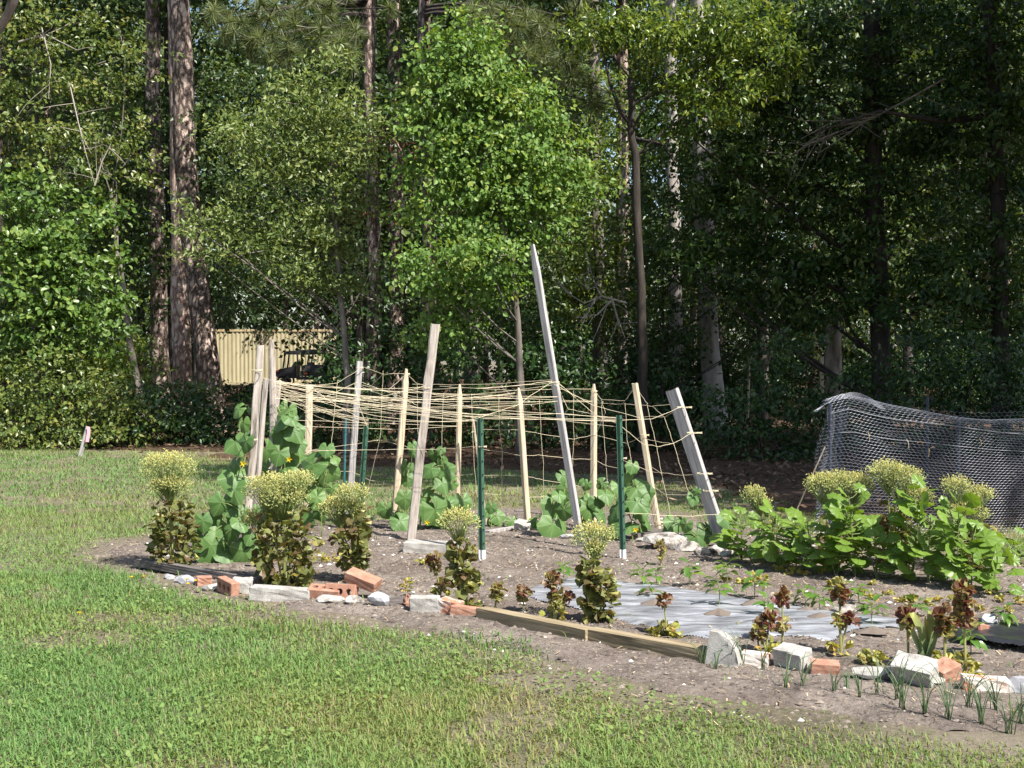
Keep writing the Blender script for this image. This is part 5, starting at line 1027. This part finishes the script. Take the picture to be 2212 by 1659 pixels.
# ------------------------------------------------------------------ bolted lettuces
T_CURL = (np.array([(x, y, z) for x, y, z in [(0, -.12, 0), (0, 0, 0), (0, .12, 0), (.45, -.5, .16), (.4, 0, -.02), (.45, .5, .12), (.95, -.38, -.06), (1, 0, .14), (.9, .4, -.1)]]), np.array([(0, 3, 4, 1), (1, 4, 5, 2), (3, 6, 7, 4), (4, 7, 8, 5)]))
def curls(mb, rng, pos, out, L, tint):
    n = len(pos); place_leaves(mb, pos, out*.8+rng.normal(0, .45, (n, 3)), np.array([0, 0, .8])+rng.normal(0, .6, (n, 3)), L, L*rng.uniform(.7, 1.1, n), tint, T_CURL)
BUD = (np.array([(0, 0, 0), (.4, .16, 0), (.4, 0, .16), (.4, -.16, 0), (.4, 0, -.16), (1, 0, 0)]), np.array([(0, 2, 1), (0, 3, 2), (0, 4, 3), (0, 1, 4), (5, 1, 2), (5, 2, 3), (5, 3, 4), (5, 4, 1)]))
def seed_head(mb, st, rng, c, foot, rx, rz, k=1.):
    n = int(210*k*(rx*rz)/(.17*.11)+30); d = nrm(rng.normal(size=(n, 3))+np.array([0, 0, .45])); d[:, 2] = np.where(d[:, 2] < -.35, -d[:, 2], d[:, 2]); rr = rng.uniform(.55, 1.0, n)**.6
    e = c + d*np.array([rx, rx, rz])*rr[:, None]
    for q in range(0, n, 2): tube(st, bez(foot, (foot+e[q])/2+np.array([0, 0, -.02]), e[q], 4), [.003, .0022, .0016, .001], 3, .4, cap=False)
    m = 7; ax = nrm(d[:, None]*.7+np.array([0, 0, .5])+rng.normal(0, .6, (n, m, 3))); pos = e[:, None]+rng.normal(0, .016, (n, m, 3))
    tint = np.clip(.42+.35*(pos[..., 2]-c[2])/rz+rng.normal(0, .2, (n, m)), 0, 1)
    L = rng.uniform(.012, .023, (n, m)); place_leaves(mb, pos.reshape(-1, 3), ax.reshape(-1, 3), rng.normal(size=(n*m, 3)), L.ravel(), (L*1.4).ravel(), tint.ravel(), BUD)
def bolted(label, base, cols, heads, seed, mat='lettuce', nleaf=150, dY=0, tone=.4, per=1.):
    g = G(*base); Y = g[1]+dY; b = np.array([(base[0]-1106)/FPX*Y, Y, 0]); b[2] = float(max(soil_z(b[0], b[1]), 0)); rng = np.random.default_rng(seed); root = empty('bolted_lettuce', b, label, 'lettuce plant'); k = S(Y); st, lf = MB(), MB()
    tops = []
    for (x, y, w, h) in heads:
        w, h = w*1.1, h*1.15
        c = P(x, y, Y+rng.uniform(-.05, .05))-b; foot = c+np.array([-c[0]*.25, -c[1]*.25, -h/k*.9]); foot[2] = max(foot[2], .03); tops.append(foot)
        hd = MB(); seed_head(hd, st, rng, c, foot, w/k/2, h/k/2, per); obj('seed_head', hd.mesh('seed_head', M['bud']), root)['kind'] = 'stuff'
        q = bez((rng.normal(0, .015), rng.normal(0, .015), -.02), (foot[0]*.7, foot[1]*.7, foot[2]*.5), foot, 7); tube(st, q, np.linspace(.009, .005, 7), 6, .8)
    for (x0, x1, y0, y1, n) in cols:
        n = int(n*1.0); y = rng.uniform(y0, y1, n); f = (y-y0)/(y1-y0); r = (x1-x0)/k/2*(.45+.55*np.sin(np.clip(f*.8+.2, 0, 1)*math.pi)); cx = (x0+x1)/2
        a = rng.uniform(0, 6.28, n); rr = r*rng.uniform(.25, 1, n)**.5*(.35+1.25*fbm(a*1.1+seed*3, y*.06+seed, 2)); ctr = np.array([P(cx, yy, Y)-b for yy in y]); pos = ctr+np.stack([np.cos(a)*rr, np.sin(a)*rr, 0*a], 1); pos[:, 2] = np.maximum(pos[:, 2], .012)
        curls(lf, rng, pos, np.stack([np.cos(a), np.sin(a), rng.uniform(-.5, .4, n)], 1), rng.uniform(.04, .078, n)*(.75+.4*f), np.clip(tone+rng.normal(0, .26, n)+.12*(f > .85), 0, 1))
        e = P(cx, y0, Y)-b; e2 = P(cx, y1, Y)-b; tube(st, [np.array([e2[0]*.8, 0, -.02]), (e+e2)/2, e], [.009, .008, .006], 6, .7)
    obj('stem', st.mesh('stem', M['stem']), root); obj('foliage', lf.mesh('foliage', M[mat]), root)['kind'] = 'stuff'
    return root
bolted('bolted lettuce with a big yellow seed head, leftmost in the bed', (372, 1232), [(335,410,1075,1120,50),(328,408,1110,1180,120),(325,420,1150,1232,150)], [(362,1015,108,62),(366,1055,85,40)], 401)
bolted('broad bolted lettuce with two seed heads before the corner posts', (612, 1268), [(570,660,1090,1150,80),(560,668,1130,1200,150),(555,682,1180,1268,230)], [(582,1062,95,62),(640,1045,72,44),(612,1080,100,44),(545,1130,40,36)], 402)
bolted('slender bolted lettuce in front of the dark metal post', (768, 1262), [(740,785,1100,1150,50),(728,792,1140,1200,90),(740,792,1190,1240,70)], [(758,1070,62,32),(725,1102,66,40),(762,1098,44,30)], 403)
bolted('bolted lettuce with a small seed head right of the paver', (1004, 1320), [(978,1010,1165,1215,45),(980,1022,1200,1260,80),(990,1026,1245,1275,40),(985,1030,1296,1318,24)], [(990,1130,74,46)], 404)
bolted('bolted lettuce with a round seed head before the plastic sheet', (1290, 1352), [(1262,1290,1205,1260,45),(1275,1322,1230,1300,110),(1265,1320,1290,1345,70)], [(1280,1160,78,44),(1284,1190,34,26)], 405)
bolted('broad flat-topped seed head of a bolted lettuce left in the back row', (1810, 1232), [(1775,1855,1100,1160,60),(1775,1850,1150,1225,90)], [(1775,1052,65,44),(1815,1048,80,46),(1855,1052,60,44)], 406, dY=.25)
bolted('tall seed head of a bolted lettuce in front of the wire pen', (1932, 1238), [(1905,1965,1085,1160,90),(1905,1960,1150,1230,90)], [(1915,1025,66,44),(1950,1040,80,54),(1985,1078,58,36)], 407, dY=.25)
bolted('right-hand bolted lettuce with three seed heads', (2092, 1250), [(2070,2130,1125,1180,60),(2070,2125,1170,1250,90)], [(2067,1057,52,42),(2112,1075,60,36),(2085,1110,84,44)], 408, dY=.25)
bolted('lone thin seed head leaning left in the back row', (1690, 1215), [(1650,1690,1110,1150,24)], [(1630,1075,46,40),(1650,1095,28,22)], 409, dY=.3)

def small_lettuce(label, base, tiers, seed, mat='red_lettuce', low=True):
    b = G(*base); b[2] = float(max(soil_z(b[0], b[1]), 0)); Y = b[1]; rng = np.random.default_rng(seed); root = empty('small_lettuce', b, label, 'lettuce plant'); k = S(Y); st, lf = MB(), MB()
    for (x, y, w, h, t) in tiers:
        c = P(x, y, Y)-b; w, h = w*.9, h*.9; n = int(10+w*h/28); d = nrm(rng.normal(size=(n, 3))); pos = c+d*np.array([w/k/2, w/k/2*.9, h/k/2])*rng.uniform(.2, .85, n)[:, None]
        curls(lf, rng, pos, d+np.array([0, 0, .25]), rng.uniform(.026, .046, n), np.clip(t+.2+rng.normal(0, .27, n), 0, 1)); tube(st, bez((0, 0, -.01), (c[0]*.2, 0, c[2]*.5), c, 5), np.linspace(.006, .004, 5), 6, 1.)
    obj('stem', st.mesh('stem', M['stem']), root); obj('foliage', lf.mesh('foliage', M[mat]), root)['kind'] = 'stuff'
    if low:
        m = MB(); n = 16; a = rng.uniform(0, 6.28, n); r = rng.uniform(.01, .05, n); curls(m, rng, np.stack([np.cos(a)*r, np.sin(a)*r, rng.uniform(.01, .05, n)], 1), np.stack([np.cos(a), np.sin(a), .3+0*a], 1), rng.uniform(.03, .05, n), rng.random(n)); obj('lower_leaves', m.mesh('lower_leaves', M['yellow_lettuce']), root)['kind'] = 'stuff'
for i, (lab, b_, ti, lo) in enumerate([
 ('red lettuce with two frilly tufts left of the small-headed bolted lettuce', (950,1303), [(938,1212,26,30,.25),(957,1263,28,22,.2),(942,1225,22,16,.5)], True),
 ('tiny yellow-red lettuce seedling left of the grey plastic sheet', (1070,1322), [(1075,1272,28,22,.6),(1070,1290,14,20,.9)], False),
 ('small red-topped lettuce at the left tip of the plastic sheet', (1131,1328), [(1131,1277,32,22,.25),(1131,1290,14,10,.7)], False),
 ('red lettuce in two tiers before the left end of the plastic', (1197,1352), [(1192,1252,36,36,.2),(1204,1290,36,22,.65),(1205,1305,30,30,.7),(1225,1290,16,14,.1)], True),
 ('drooping withered lettuce in front of the plastic sheet', (1440,1378), [(1434,1298,26,22,.15),(1428,1362,60,34,.8),(1456,1380,50,20,.9)], True),
 ('thin yellowish lettuce stalk right of the green post', (1428,1226), [(1428,1180,20,20,.6),(1428,1200,8,20,.9)], False),
 ('red lettuce with a dark frilly side tuft in front of the silver sheet', (1655,1420), [(1662,1340,40,44,.15),(1640,1365,36,30,.3)], True),
 ('upright red lettuce behind the dark frilly one', (1690,1400), [(1690,1292,34,36,.2),(1693,1350,20,30,.6)], False),
 ('tall reddish lettuce standing on the plastic by the dark rock', (1816,1420), [(1815,1285,34,40,.35),(1812,1265,20,16,.8),(1835,1335,32,18,.1),(1812,1345,14,26,.75)], True),
 ('red lettuce left of the leek', (1962,1440), [(1958,1330,44,28,.15),(1962,1345,26,20,.6)], False),
 ('red lettuce right of the leek', (2040,1450), [(2040,1330,36,50,.25),(2045,1365,26,30,.7)], True),
 ('tallest red lettuce at the right of the front row', (2085,1470), [(2082,1275,42,34,.2),(2080,1300,30,30,.4),(2082,1335,48,36,.1),(2084,1430,40,24,.9)], True),
 ('yellow lettuce stub near the low slab', (1886,1444), [(1876,1425,50,24,.85)], True)]): small_lettuce(lab, b_, ti, 500+i, low=lo)
def scrap(label, x, y, w, seed, h=12, group=None):
    b = G(x, y); b[2] = float(max(soil_z(b[0], b[1]), 0)); rng = np.random.default_rng(seed); k = S(b[1]); n = int(8+w/2); m = MB(); a = rng.uniform(0, 6.28, n); r = rng.uniform(0, w/k/2, n)
    curls(m, rng, np.stack([np.cos(a)*r, np.sin(a)*r*.6, rng.uniform(.005, h/k, n)], 1), np.stack([np.cos(a), np.sin(a), .5+0*a], 1), rng.uniform(.018, .034, n), rng.random(n)); tube(m, [(0, 0, -.01), (0, 0, h/k*.6)], .004, 5, .8)
    tag(obj('wilted_lettuce', m.mesh('wilted_lettuce', M['yellow_lettuce']), None, b), label, 'lettuce', group)
scrap('row of wilted yellow lettuce left of the slender bolted plant', 705, 1222, 90, 601, 14); scrap('wilted yellow lettuce behind the small-headed bolted plant', 1028, 1208, 44, 602, 22); scrap('yellow lettuce clump left of the red two-tuft lettuce', 916, 1228, 30, 603, 10); scrap('tiny yellow lettuce behind the left end of the bed pile', 690, 1186, 16, 604, 8); scrap('small yellow-green lettuce sprout alone on the soil', 878, 1284, 22, 605, 26)
rs = np.random.default_rng(61)
for i in range(30):
    t = (i+.5)/30; x = 1560+t*650+rs.uniform(-12, 12); y = 1226+t*72+rs.choice([0, 8, 22, 34])+rs.uniform(-3, 6); scrap('tiny wilted yellow lettuce in the row below the mallow plants', x, y, rs.uniform(8, 20), 620+i, rs.uniform(6, 14), 'wilted lettuces below the mallows')

# ------------------------------------------------------------------ peppers, leek, onions, dandelions
def pepper(label, base, top, seed, nl=9, droop=.5, yellow=False):
    b = G(*base); b[2] = float(max(soil_z(b[0], b[1]), 0))+.02; k = S(b[1]); h = (base[1]-top)/k; rng = np.random.default_rng(seed); root = empty('pepper_seedling', b, label, 'pepper plant'); m = MB(); q = bez((0, 0, -.04), (rng.normal(0, .01), 0, h*.5), (rng.normal(0, .012), rng.normal(0, .01), h*.85), 6); tube(m, q, np.linspace(.0035, .002, 6), 5, .3)
    for i in range(nl):
        t = .45+.55*(i+1)/nl; o = np.array([np.interp(t*5, np.arange(6), q[:, c]) for c in range(3)]); a = i*2.4+rng.normal(0, .3); d = np.array([math.cos(a), math.sin(a), rng.uniform(-droop, .25)+.5*(t > .9)]); p = o+d*.018; tube(m, [o, p], [.0016, .0014], 4, .5, cap=False)
        leaf_obj(PEP, root, p, rng.uniform(.07, .105)*(.6+.5*min(1, h/.14))*(1.1-.25*t), d, np.array([0, 0, 1])+d*.3+rng.normal(0, .2, 3))
    obj('stem', m.mesh('stem', M['stem']), root); return root
for i, (lab, b_, t_) in enumerate([('pepper seedling at the left end of the plastic sheet',(1218,1272),1230),('pepper seedling at the upper edge of the plastic, left of the yellow stalk',(1388,1272),1238),('pepper seedling by the thin yellow stalk above the plastic',(1420,1270),1245),('pale pepper seedling on bare soil above the plastic',(1490,1272),1226),('yellowish pepper seedling right of the pale one on bare soil',(1572,1268),1224),('largest pepper seedling in the middle of the plastic sheet',(1553,1322),1262),('bushy pepper seedling behind the largest one',(1630,1302),1258),('tiny pepper seedling in a hole near the withered lettuce',(1412,1302),1280),('pepper seedling left of the upright red lettuce',(1652,1340),1300),('drooping pepper seedling right of the upright red lettuce',(1742,1318),1282),
   ('leafy pepper seedling on the plastic, left of the tall reddish lettuce',(1772,1330),1290),('pepper seedling right of the tall reddish lettuce',(1856,1312),1278),('pepper seedling at the right end of the plastic sheet',(1886,1362),1308),('pepper seedling behind the red lettuce left of the leek',(1985,1340),1312),('drooping pepper seedling on the black plastic',(2165,1372),1330),('pepper seedling leaning beside the tallest red lettuce',(2098,1420),1370),('small green seedling on the soil behind the trellis foot',(1160,1152),1128)]): pepper(lab, b_, t_, 700+i, 7 if i in (7, 2, 16) else 10, .9 if 'droop' in lab else .45)
for x, y, w in ((1222,1276,.05),(1400,1282,.08),(1553,1326,.06),(1412,1306,.07),(1630,1306,.055),(1742,1322,.05),(1772,1336,.06),(1886,1366,.07),(1652,1344,.05)): hole(x, y, w)
def leek():
    b = G(2000, 1446); k = S(b[1]); root = empty('leek_plant', b, 'leek with broad folded yellow-green leaves in the front row', 'leek'); m = MB(); tube(m, [(0, 0, -.03), (.01, 0, .1)], [.014, .012], 8, .2); obj('stalk', m.mesh('stalk', M['leek']), root)
    for pts, w in [([(2000,1420),(1990,1360),(1970,1322),(1945,1345)],.022),([(2003,1420),(2010,1350),(2012,1310),(2008,1380)],.022),([(2005,1425),(2020,1370),(2030,1320),(2024,1380)],.02),([(1998,1425),(1978,1380),(1968,1355),(1960,1385)],.016),([(2000,1420),(2004,1370),(1998,1330)],.018),([(2002,1430),(1990,1400),(1975,1440)],.014)]:
        q = resample(np.array([[.005, 0, .05]]+[P(x, y, b[1]+rl.uniform(-.06, .06))-b for x, y in pts]), 10); mm = MB(); ww = w*np.array([.8, 1, 1.05, 1.05, 1, 1, .9, .75, .5, .15]); dd = np.array([.9, .35, 0]); dd /= np.linalg.norm(dd)
        V = np.concatenate([np.stack([q[i]-dd*ww[i], q[i]+np.array([0, .006, -.004]), q[i]+dd*ww[i]]) for i in range(10)]); mm.add(V, [(3*i+c, 3*i+1+c, 3*i+4+c, 3*i+3+c) for i in range(9) for c in range(2)], np.repeat(np.linspace(.1, 1, 10)**1.2, 3)); obj('leaf', mm.mesh('leaf', M['leek'], True), root)
leek()
def onion(label, x, y, hpx, n, seed):
    b = G(x, y); b[2] = float(max(soil_z(b[0], b[1]), 0)); k = S(b[1]); rng = np.random.default_rng(seed); root = empty('onion_plant', b, label, 'onion')
    for i in range(n):
        h = hpx/k*rng.uniform(1.0, 1.8); a = rng.uniform(0, 6.28); l = h*rng.uniform(.15, .8); q = bez((rng.normal(0, .008), rng.normal(0, .008), -.01), (l*.25*math.cos(a), l*.25*math.sin(a), h*.8), (l*math.cos(a), l*math.sin(a), h*rng.uniform(.75, 1)), 7); m = MB(); tube(m, q, [.002, .002, .002, .0018, .0016, .0012, .0006], 5, rng.random()); obj('leaf', m.mesh('leaf', M['onion'], True), root)
for i, (x, y, h, lab) in enumerate([(1516,1442,36,'onion sprouts at the foot of the concrete wedge, leftmost'),(1546,1452,34,'onion sprouts below the concrete wedge, second from the left'),(1578,1446,50,'tall onion sprouts in front of the concrete wedge'),(1606,1444,46,'onion sprouts between the wedge and the whitewashed brick'),(1646,1452,40,'onion sprouts in front of the whitewashed brick'),(1696,1494,52,'onion sprouts below the pale block with the dark front, left clump'),(1732,1492,60,'onion sprouts below the pale block with the dark front, right clump'),(1800,1508,36,'onion sprouts in front of the flat red brick'),(1830,1498,30,'thin onion sprouts right of the flat red brick'),(1858,1518,46,'onion sprouts left of the low pale slab'),(1896,1512,66,'tall onion sprouts before the low pale slab'),
   (1940,1520,60,'onion sprouts before the left end of the tilted block'),(1948,1545,80,'tall curving onion sprouts below the tilted block'),(1998,1555,70,'onion sprouts below the right end of the tilted block'),(2050,1560,84,'tallest onion clump below the dark red brick'),(2090,1540,60,'onion sprouts left of the mortared orange brick'),(2120,1570,90,'dense onion clump below the mortared orange brick'),(2150,1545,60,'onion sprouts in front of the mortared orange brick'),(2180,1585,70,'onion sprouts at the lower right, left of the edge clump'),(2204,1570,60,'onion clump at the right edge of the picture')]): onion(lab, x, y, h, 6 if i < 11 else 9, 800+i)
for i, (x, y, lab) in enumerate([(310,1262,'largest yellow dandelion in the grass left of the bed'),(283,1264,'small dandelion left of the largest one'),(402,1268,'dandelion below the grey stones'),(405,1279,'dandelion closest to the brick edging'),(421,1272,'dandelion right of the pair below the stones'),(172,1344,'lone dandelion low in the left lawn')]):
    b = G(x, y); root = empty('dandelion', b, lab, 'flower'); m = MB(); tube(m, [(0, 0, 0), (.004, 0, .05)], .0015, 4, .4); obj('stalk', m.mesh('stalk', M['stem']), root)
    m = MB(); n = 26; a = rl.uniform(0, 6.28, n); place_leaves(m, np.tile([.004, 0, .05], (n, 1)), np.stack([np.cos(a), np.sin(a), rl.uniform(.1, 1, n)], 1), np.tile([0., 0, 1], (n, 1)), np.full(n, .016), np.full(n, .007), rl.random(n), T_KITE); obj('bloom', m.mesh('bloom', M['yellow_petal']), root)
